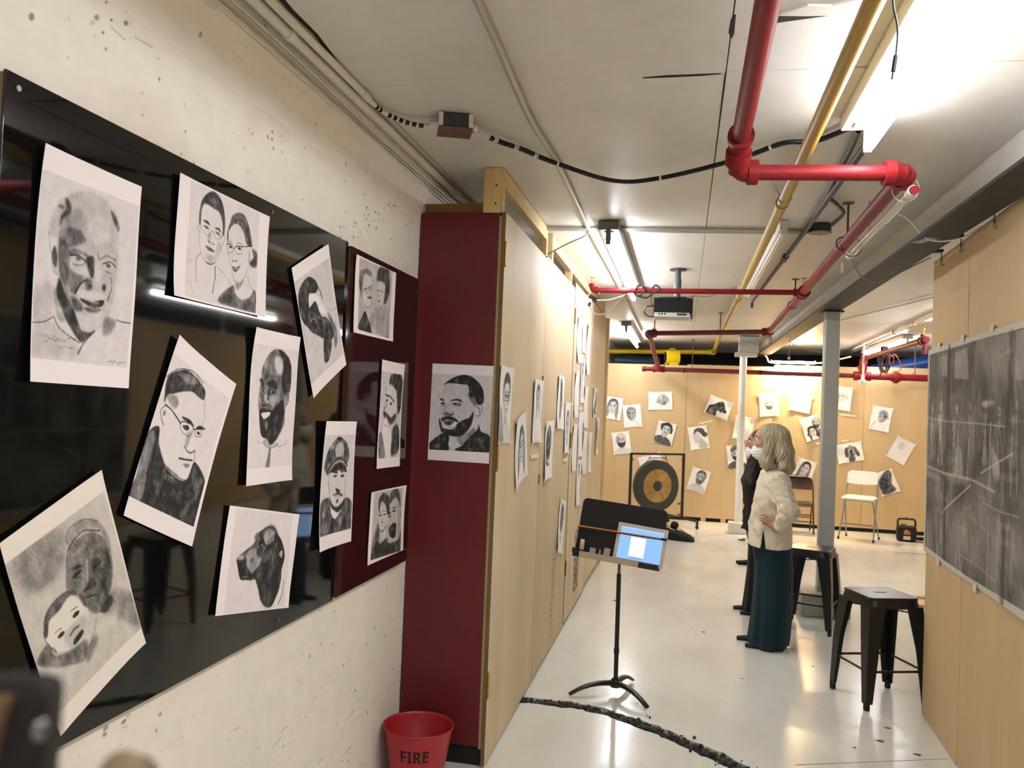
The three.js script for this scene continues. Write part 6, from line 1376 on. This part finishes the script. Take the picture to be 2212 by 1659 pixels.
{ // portable speaker with a carrying handle
  const s = thing('portable_speaker', 'black boxy portable speaker with handle and orange label on the floor', 'speaker', [2.92, 0, -11.8], -0.12);
  part('body', box(0.235, 0.2, 0.16, 0.03), M.blackMatte, s, [0, 0.1, 0]);
  part('handle', tube([[-0.105, 0.16, 0], [-0.105, 0.26, 0], [-0.085, 0.288, 0], [0.085, 0.288, 0], [0.105, 0.26, 0], [0.105, 0.16, 0]], 0.0125, 60, 10, 0.15), M.blackPaint, s);
  const l = part('label_plate', box(0.075, 0.04, 0.004, 0.001), mat(0xe0622a, 0.6), s, [0, 0.115, 0.081], null, 'orange label'); part('label_plate', box(0.085, 0.045, 0.004, 0.001), mat(0xd9cfba, 0.6), s, [0, 0.052, 0.081], null, 'cream label'); part('label_top', box(0.04, 0.018, 0.004, 0.001), mat(0xb9b2a4, 0.6), s, [-0.008, 0.145, 0.081]);
  for (const x of [-0.06, -0.045, -0.03, -0.01]) part('knob', rod([x, 0.195, 0.02], [x, 0.225, 0.02], 0.006, 0.005), M.blackPaint, s);
  part('loop', new THREE.TorusGeometry(0.014, 0.003, 6, 16), M.blackPaint, s, [0, 0.3, 0]);
  single('floor_cable', 'thin dark cable on the floor beside the portable speaker', 'cable', tube([[3.03, 0.006, -11.78], [3.2, 0.006, -11.74], [3.4, 0.006, -11.8]], 0.006, 24, 6), M.cableBlack);
  const a = thing('power_brick', 'small dark box on the floor at the edge of the tan partition', 'adapter', [3.13, 0, -11.95]); part('brick', box(0.09, 0.045, 0.06, 0.008), M.blackMatte, a, [0, 0.0225, 0]); part('lead', tube([[0.04, 0.02, 0], [0.12, 0.008, 0.02], [0.25, 0.006, 0]], 0.005, 20, 6), M.cableBlack, a);
  single('floor_line', 'thin dark strip of tape on the floor in front of the speaker', 'tape', box(0.5, 0.0012, 0.012, 0), M.cableBlack).position.set(2.78, 0.0007, -10.74);
  const d = thing('metal_dish', 'small shiny metal dish on the floor at the foot of the round post', 'dish', [0.775, 0, -10.85]); part('bowl', lathe([[0.001, 0.004], [0.03, 0.003], [0.034, 0], [0.052, 0.018], [0.055, 0.022], [0.05, 0.02], [0.03, 0.008], [0.001, 0.008]], 26), M.steel, d); part('foot_ring', new THREE.TorusGeometry(0.03, 0.003, 6, 20).rotateX(Math.PI / 2), M.steel, d, [0, 0.003, 0]);
  const j = thing('glass_jar', 'small shiny glass jar on the floor behind the nearest stool', 'jar', [2.03, 0, -7.66]); part('glass', lathe([[0.001, 0.002], [0.04, 0.002], [0.043, 0.008], [0.043, 0.06], [0.036, 0.072], [0.036, 0.08], [0.033, 0.08], [0.033, 0.07], [0.039, 0.058], [0.039, 0.01], [0.001, 0.008]], 26), new THREE.MeshPhysicalMaterial({ color: 0xfff2e0, roughness: 0.04, transmission: 1, thickness: 0.01, ior: 1.45 }), j); part('lid', move(new THREE.CylinderGeometry(0.037, 0.037, 0.014, 24), 0, 0.085, 0), M.brass, j);
}
{ // out of focus, close to the lens
  const o = thing('blurred_object', 'out of focus dark brown object close to the lens at the lower left corner', 'blurred object', [-0.152, 1.4, -0.16], 0.25), br = mat(0x1c1712, 0.8), lb = mat(0x6a4f33, 0.8);
  part('slab', box(0.034, 0.115, 0.012, 0.004), br, o, [0.0, 0.053, 0], [0, 0, -0.02]); part('ridge', loft([[0.02, -0.012], [0.108, 0.004]].map(([y, x]) => [[x, y, 0.004], [x + 0.0075, y, 0.004], [x + 0.0075, y, 0.0105], [x + 0.001, y, 0.0105]]), true, 0.5), lb, o); part('stud', new THREE.SphereGeometry(0.0026, 14, 10).scale(1, 1.2, 0.6), M.steel, o, [0.0155, 0.1, 0.004]);
  const p = thing('blurred_object', 'out of focus beige rounded thing close to the lens at the bottom edge', 'blurred object', [-0.1145, 1.44, -0.16], 0.3); part('rounded_tip', new THREE.CapsuleGeometry(0.0048, 0.05, 8, 18), mat(0x8a795c, 0.7), p, [0, 0.028, 0]); part('rear_side', new THREE.CapsuleGeometry(0.0042, 0.05, 6, 14), mat(0x70604a, 0.7), p, [0.002, 0.026, -0.004]);
}
// ---------- people: skins meshed from smooth distance fields
function sdfGeo(f, [cx, cy, cz], half, res) {
  const mc = new MarchingCubes(res, new THREE.MeshBasicMaterial(), false, false, 260000); mc.isolation = 0;
  const h = res / 2, s = mc.size, fld = mc.field;
  for (let k = 0; k < s; k++) for (let j = 0; j < s; j++) for (let i = 0; i < s; i++) fld[k * s * s + j * s + i] = -f(cx + half * (i - h) / h, cy + half * (j - h) / h, cz + half * (k - h) / h);
  mc.update();
  const n = mc.count, g = new THREE.BufferGeometry(), p = new Float32Array(n * 3), a = mc.positionArray;
  for (let i = 0; i < n; i++) { p[3 * i] = cx + a[3 * i] * half; p[3 * i + 1] = cy + a[3 * i + 1] * half; p[3 * i + 2] = cz + a[3 * i + 2] * half; }
  g.setAttribute('position', new THREE.BufferAttribute(p, 3));
  const m = mergeVertices(g, 1e-5); m.computeVertexNormals();
  m.setAttribute('uv', new THREE.Float32BufferAttribute(new Float32Array(m.attributes.position.count * 2), 2));
  return m;
}
const smin = (a, b, k) => { const h = Math.max(0, Math.min(1, 0.5 + 0.5 * (b - a) / k)); return b + (a - b) * h - k * h * (1 - h); };
function cap(x, y, z, a, b, r1, r2) {
  const bx = b[0] - a[0], by = b[1] - a[1], bz = b[2] - a[2], px = x - a[0], py = y - a[1], pz = z - a[2];
  const h = Math.max(0, Math.min(1, (px * bx + py * by + pz * bz) / (bx * bx + by * by + bz * bz)));
  return Math.hypot(px - bx * h, py - by * h, pz - bz * h) - (r1 + (r2 - r1) * h);
}
const chain = (x, y, z, pts, k = 0.02) => { let d = 9; for (let i = 0; i < pts.length - 1; i++) d = smin(d, cap(x, y, z, pts[i], pts[i + 1], pts[i][3], pts[i + 1][3]), k); return d; };
const ell = (x, y, z, c, r) => { const q = Math.hypot((x - c[0]) / r[0], (y - c[1]) / r[1], (z - c[2]) / r[2]); return (q - 1) * Math.min(...r); };
const step = (v, table) => { let i = 0; while (i < table.length - 2 && v > table[i + 1][0]) i++; const [a, b] = [table[i], table[i + 1]], t = Math.max(0, Math.min(1, (v - a[0]) / (b[0] - a[0]))), u = t * t * (3 - 2 * t); return a.map((q, k) => q + (b[k] - q) * u); };
const TORSO = [[0.66, -0.008, 0.154, 0.186], [0.8, -0.005, 0.14, 0.178], [0.9, -0.008, 0.129, 0.168], [1.0, -0.003, 0.121, 0.172], [1.1, 0.005, 0.109, 0.182], [1.18, 0.002, 0.088, 0.16], [1.225, -0.002, 0.056, 0.07], [1.26, -0.006, 0.045, 0.05]];
function figure(o) {
  const g = thing('person', o.label, 'person', o.at, 0), skin = mat(o.skin, 0.55), s = o.scale; g.scale.setScalar(s);
  const hip = o.arm === 'hip', armL = hip ? [[0.03, 1.14, 0.15, 0.05], [0.082, 0.945, 0.245, 0.046], [0.018, 0.832, 0.193, 0.03]] : [[0.02, 1.14, 0.15, 0.05], [0.03, 0.92, 0.2, 0.045], [-0.03, 0.74, 0.2, 0.03]], armR = [[0.03, 1.14, -0.15, 0.05], [0.06, 0.92, -0.215, 0.045], [0.0, 0.73, -0.2, 0.03]];
  // body: trunk, arms and legs in one field, a finer head, and finer hands
  const legs = [[[0.0, 0.76, 0.06, 0.07], [0.005, 0.4, 0.08, 0.055], [0.012, 0.06, 0.085, 0.04]], [[0.0, 0.76, -0.06, 0.07], [-0.03, 0.4, -0.085, 0.055], [-0.065, 0.06, -0.1, 0.04]]];
  const trunk = (x, y, z) => { const [, cx, rx, rz] = step(y, TORSO), e = Math.max((Math.hypot((x - cx) / (rx * 0.78), z / (rz * 0.82)) - 1) * 0.09, y - 1.235, 0.74 - y); return Math.min(smin(smin(e, chain(x, y, z, armL), 0.03), chain(x, y, z, armR), 0.03), smin(chain(x, y, z, legs[0]), chain(x, y, z, legs[1]), 0.02)); };
  const face = (x, y, z) => {
    let d = ell(x, y, z, [-0.042, 1.413, 0], [0.088, 0.098, 0.072]);
    d = smin(d, cap(x, y, z, [-0.065, 1.35, 0], [-0.085, 1.305, 0], 0.05, 0.033), 0.035);
    d = smin(d, ell(x, y, Math.abs(z), [-0.1, 1.372, 0.034], [0.028, 0.024, 0.022]), 0.02);
    d = smin(d, cap(x, y, Math.abs(z), [-0.122, 1.431, 0.008], [-0.108, 1.428, 0.046], 0.008, 0.007), 0.014);
    d = smin(d, cap(x, y, z, [-0.124, 1.42, 0], [-0.142, 1.376, 0], 0.0075, 0.0115), 0.012); d = smin(d, ell(x, y, Math.abs(z), [-0.13, 1.372, 0.012], [0.012, 0.008, 0.008]), 0.008);
    d = Math.max(d, -ell(x, y, Math.abs(z), [-0.134, 1.41, 0.031], [0.018, 0.012, 0.018]) * 0.8);
    d = smin(d, cap(x, y, z, [-0.122, 1.335, -0.02], [-0.122, 1.335, 0.02], 0.006, 0.006), 0.008); d = smin(d, ell(x, y, z, [-0.117, 1.302, 0], [0.016, 0.014, 0.02]), 0.015);
    d = smin(d, ell(x, y, Math.abs(z), [-0.025, 1.39, 0.073], [0.018, 0.032, 0.01]), 0.008);
    return smin(d, cap(x, y, z, [0.0, 1.2, 0], [-0.022, 1.34, 0], 0.05, 0.047), 0.03);
  };
  const bits = [sdfGeo(trunk, [0, 0.66, 0], 0.72, 96), sdfGeo(face, [-0.04, 1.36, 0], 0.165, 80)];
  if (hip) {
    const fingers = [[-0.036, 0.893, 0.186, -0.064, 0.907, 0.176, -0.086, 0.908, 0.158, 0.0075], [-0.04, 0.879, 0.189, -0.071, 0.889, 0.179, -0.096, 0.89, 0.158, 0.0078], [-0.038, 0.864, 0.189, -0.068, 0.87, 0.178, -0.092, 0.87, 0.157, 0.0075], [-0.033, 0.85, 0.186, -0.057, 0.852, 0.177, -0.076, 0.851, 0.16, 0.0066]];
    bits.push(sdfGeo((x, y, z) => {
      let d = smin(cap(x, y, z, [0.016, 0.832, 0.193], [-0.004, 0.846, 0.19], 0.024, 0.023), ell(x, y, z, [-0.017, 0.866, 0.186], [0.036, 0.031, 0.015]), 0.02), f = 9;
      for (const q of fingers) f = Math.min(f, smin(cap(x, y, z, [-0.012, q[1] - 0.006, 0.188], q.slice(0, 3), 0.0085, q[9] + 0.0012), smin(cap(x, y, z, q.slice(0, 3), q.slice(3, 6), q[9] + 0.001, q[9]), cap(x, y, z, q.slice(3, 6), q.slice(6, 9), q[9], q[9] - 0.0012), 0.003), 0.004));
      d = smin(d, f, 0.005);
      return smin(d, chain(x, y, z, [[0.004, 0.862, 0.182, 0.012], [-0.008, 0.9, 0.168, 0.0095], [-0.026, 0.922, 0.158, 0.008]], 0.004), 0.008);
    }, [-0.03, 0.87, 0.178], 0.085, 64));
  }
  part('body', merged(bits), skin, g);
  for (const z of [0.031, -0.031]) {
    const e = part('eye', new THREE.SphereGeometry(0.0115, 16, 12), mat(0xe9e4dc, 0.2), g, [-0.117, 1.409, z]); part('iris', new THREE.SphereGeometry(0.006, 12, 8).scale(0.5, 1, 1), mat(0x2a211b, 0.2), e, [-0.0098, 0, 0]);
    part('eyebrow', tube([[-0.128, 1.429, z * 0.5], [-0.126, 1.434, z], [-0.112, 1.43, z * 1.5]], 0.0034, 14, 6), mat(o.brow, 0.9), g);
  }
  // face mask with pleats, and its ear loops
  const mask = part('face_mask', sdfGeo((x, y, z) => {
    let d = smin(ell(x, y, z, [-0.078, 1.322, 0], [0.066, 0.062, 0.064]), cap(x, y, z, [-0.122, 1.366, 0], [-0.128, 1.31, 0], 0.012, 0.016), 0.03) + 0.0016 * Math.sin(y * 330);
    return Math.max(d, x + 0.052 + (y - 1.32) * 0.12, y - 1.37 + (x + 0.14) * 0.25, 1.264 - y);
  }, [-0.1, 1.32, 0], 0.085, 60), mat(0xeceae6, 0.85), g);
  for (const z of [1, -1]) part('ear_loop', tube([[-0.058, 1.355, z * 0.062], [-0.03, 1.385, z * 0.08], [-0.015, 1.38, z * 0.082], [-0.02, 1.34, z * 0.078], [-0.058, 1.29, z * 0.055]], 0.0016, 24, 5), M.whiteGloss, mask);
  // hair, strand by strand in relief
  const H = o.hair, hairGeo = sdfGeo((x, y, z) => {
    const a = Math.atan2(z, x + 0.02), az = Math.abs(z);
    let d = ell(x, y, z, [-0.012, 1.432, 0], [0.106, 0.088, 0.094]);
    d = Math.max(d, -(x + 0.092 + Math.max(0, y - 1.43) * 0.5));
    for (const q of H.locks) d = smin(d, chain(x, y, q.both ? az : z, q.pts), 0.03);
    d = Math.max(d, -(ell(x, y, z, [-0.1, 1.39, 0], [0.075, 0.088, 0.058])));
    return d + H.wave * (Math.sin(a * 46 + 5 * Math.sin(y * 24)) + 0.7 * Math.sin(a * 23 + y * 60) + 0.8 * Math.sin(y * 70 + a * 6) * (y < 1.3 ? 1 : 0.2));
  }, H.box[0], H.box[1], H.box[2]);
  { const p = hairGeo.attributes.position, c = new Float32Array(p.count * 3); for (let i = 0; i < p.count; i++) { const a = Math.atan2(p.getZ(i), p.getX(i) + 0.02), k = 0.8 + 0.45 * fbm(a * 9 + 20, p.getY(i) * 3 + 5, 3) + 0.16 * Math.sin(a * 70 + p.getY(i) * 20); for (let q = 0; q < 3; q++) c[3 * i + q] = Math.max(0, H.rgb[q] * k); } hairGeo.setAttribute('color', new THREE.BufferAttribute(c, 3)); }
  part('hair', hairGeo, mat(0xffffff, 0.6, { vertexColors: true }), g);
  // clothes
  const sl = (A, r) => A.map((q, i) => [q[0], q[1], q[2], r[i]]), cuff = hip ? [0.036, 0.853, 0.206] : armL[2], sleeveL = hip ? sl([armL[0], armL[1], cuff], [0.064, 0.06, 0.044]) : sl(armL, [0.066, 0.06, 0.048]), sleeveR = sl(armR, [0.064, 0.058, 0.046]);
  const tunic = sdfGeo((x, y, z) => {
    const [, cx, rx, rz] = step(y, TORSO), q = Math.hypot((x - cx) / rx, z / rz), ang = Math.atan2(z, x - cx);
    let d = (q - 1) * 0.11 + 0.006 * Math.sin(ang * 5 + y * 9) * (1.2 - y) + 0.02 * fbm(x * 9 + 9, y * 8 + z * 7, 3) + 0.003 * Math.sin(y * 46 + ang * 5) * (y < 1.0 && y > 0.8 ? 1 : 0.2);
    const arm = Math.min(chain(x, y, z, sleeveL, 0.03), chain(x, y, z, sleeveR, 0.03)) + 0.0045 * Math.sin(y * 95 + x * 60 + 2 * Math.sin(z * 60)) * (y < 1.06 ? 1 : 0.3) + 0.012 * fbm(x * 16, y * 20 + z * 12, 3);
    d = smin(d, arm, 0.035);
    if (hip) d = Math.max(d, -cap(x, y, z, [0.016, 0.832, 0.19], [-0.06, 0.86, 0.18], 0.024, 0.02));
    d = Math.max(d, 0.685 - y + 0.006 * Math.sin(ang * 3));
    if (o.slit) d = Math.max(d, -Math.max(0.115 - z, Math.abs(x + 0.066) - Math.max(0, 0.815 - y) * 0.125, y - 0.82));
    return Math.max(d, -ell(x, y, z, [-0.015, 1.27, 0], [0.058, 0.042, 0.06]));
  }, [0.01, 0.95, 0.01], 0.335, 112);
  part(o.top[0], tunic, o.top[1], g);
  const fold = (a, y) => 0.07 * Math.sin(a * 7 + 1.3) * (0.85 - y) + 0.055 * Math.sin(a * 12 + y * 3) * (0.8 - y) + 0.025 * Math.sin(a * 3 + y * 4);
  part(o.bottom[0], loft([[0.86, -0.002, 0.112, 0.145], [0.72, 0.0, 0.132, 0.162], [0.55, 0.018, 0.126, 0.155], [0.35, 0.02, 0.128, 0.158], [0.18, 0.012, 0.13, 0.16], [0.06, 0.004, 0.131, 0.16], [o.hem, 0.0, 0.128, 0.158]].map(([y, cx, rx, rz]) => ring(y, cx, 0, rx, rz, 72, fold)), true, 1.4), o.bottom[1], g);
  for (const [x, z] of [[-0.115, -0.1], [-0.07, 0.075]]) part('shoe', loft([0, 0.2, 0.5, 0.8, 0.95, 1].map((t) => { const w = 0.038 * Math.sin(0.5 + t * 2.2) + 0.004, h = 0.055 - 0.03 * t; return Array.from({ length: 14 }, (_, i) => { const a = i / 14 * 6.283; return [x + 0.14 - 0.225 * t, Math.max(0.001, h / 2 + Math.sin(a) * h / 2), z + Math.cos(a) * w]; }); }), true, 1.3), M.blackMatte, g);
  return g;
}
const linen = mat(0xd6ccb6, 0.9);
figure({
  label: 'standing woman with grey-blonde hair, white mask, cream tunic and teal trousers, hand on hip', at: [0.622, 0, -5.985], scale: 1, skin: 0xb98a74, brow: 0x6d5a48, arm: 'hip', slit: true, hem: 0.012,
  hair: { rgb: [0.53, 0.45, 0.3], wave: 0.0022, box: [[0.005, 1.345, 0], 0.2, 100], locks: [{ both: true, length: 1, pts: [[-0.03, 1.44, 0.066, 0.032], [-0.045, 1.34, 0.082, 0.034], [-0.05, 1.26, 0.092, 0.036], [-0.055, 1.225, 0.092, 0.026]] }, { both: true, length: 1, pts: [[0.03, 1.42, 0.06, 0.048], [0.05, 1.32, 0.085, 0.048], [0.062, 1.23, 0.09, 0.045], [0.07, 1.2, 0.085, 0.028]] }, { length: 0, pts: [[0.04, 1.43, 0, 0.06], [0.07, 1.33, 0, 0.06], [0.09, 1.23, 0, 0.05], [0.095, 1.2, 0, 0.03]] }] },
  top: ['tunic', linen], bottom: ['trousers', mat(0x0a2a35, 0.92)],
});
figure({
  label: 'person in black with long dark hair and white mask, mostly hidden behind the grey-blonde woman', at: [0.645, 0, -6.93], scale: 0.965, skin: 0xa87c66, brow: 0x1a1310, arm: 'down', hem: 0.035,
  hair: { rgb: [0.012, 0.009, 0.008], wave: 0.002, box: [[-0.02, 1.18, 0], 0.4, 100], locks: [{ both: true, length: 1, pts: [[-0.03, 1.44, 0.066, 0.034], [-0.07, 1.28, 0.085, 0.045], [-0.105, 1.08, 0.1, 0.06], [-0.1, 0.9, 0.09, 0.045], [-0.09, 0.83, 0.08, 0.02]] }, { length: 0, pts: [[0.04, 1.43, 0, 0.06], [0.09, 1.25, 0, 0.07], [0.12, 1.0, 0, 0.06]] }] },
  top: ['coat', mat(0x0b0b0d, 0.9)], bottom: ['trousers', M.darkCloth],
});
{
  const s = thing('shoe', 'black shoe toe showing on the floor far behind the two standing people', 'shoe', [0.7, 0, -9.12], 0);
  part('upper', loft([0, 0.2, 0.5, 0.8, 0.95, 1].map((t) => { const w = 0.038 * Math.sin(0.5 + t * 2.2) + 0.004, h = 0.06 - 0.03 * t; return Array.from({ length: 14 }, (_, i) => { const a = i / 14 * 6.283; return [0.12 - 0.22 * t, Math.max(0.006, h / 2 + 0.006 + Math.sin(a) * h / 2), Math.cos(a) * w]; }); }), true, 1.3), M.blackMatte, s); part('sole', box(0.2, 0.008, 0.06, 0.003), M.blackPaint, s, [0.02, 0.004, 0]);
}
scene.traverse((o) => { if (o.isMesh) { o.castShadow = o.receiveShadow = true; } });
renderer.render(scene, camera);
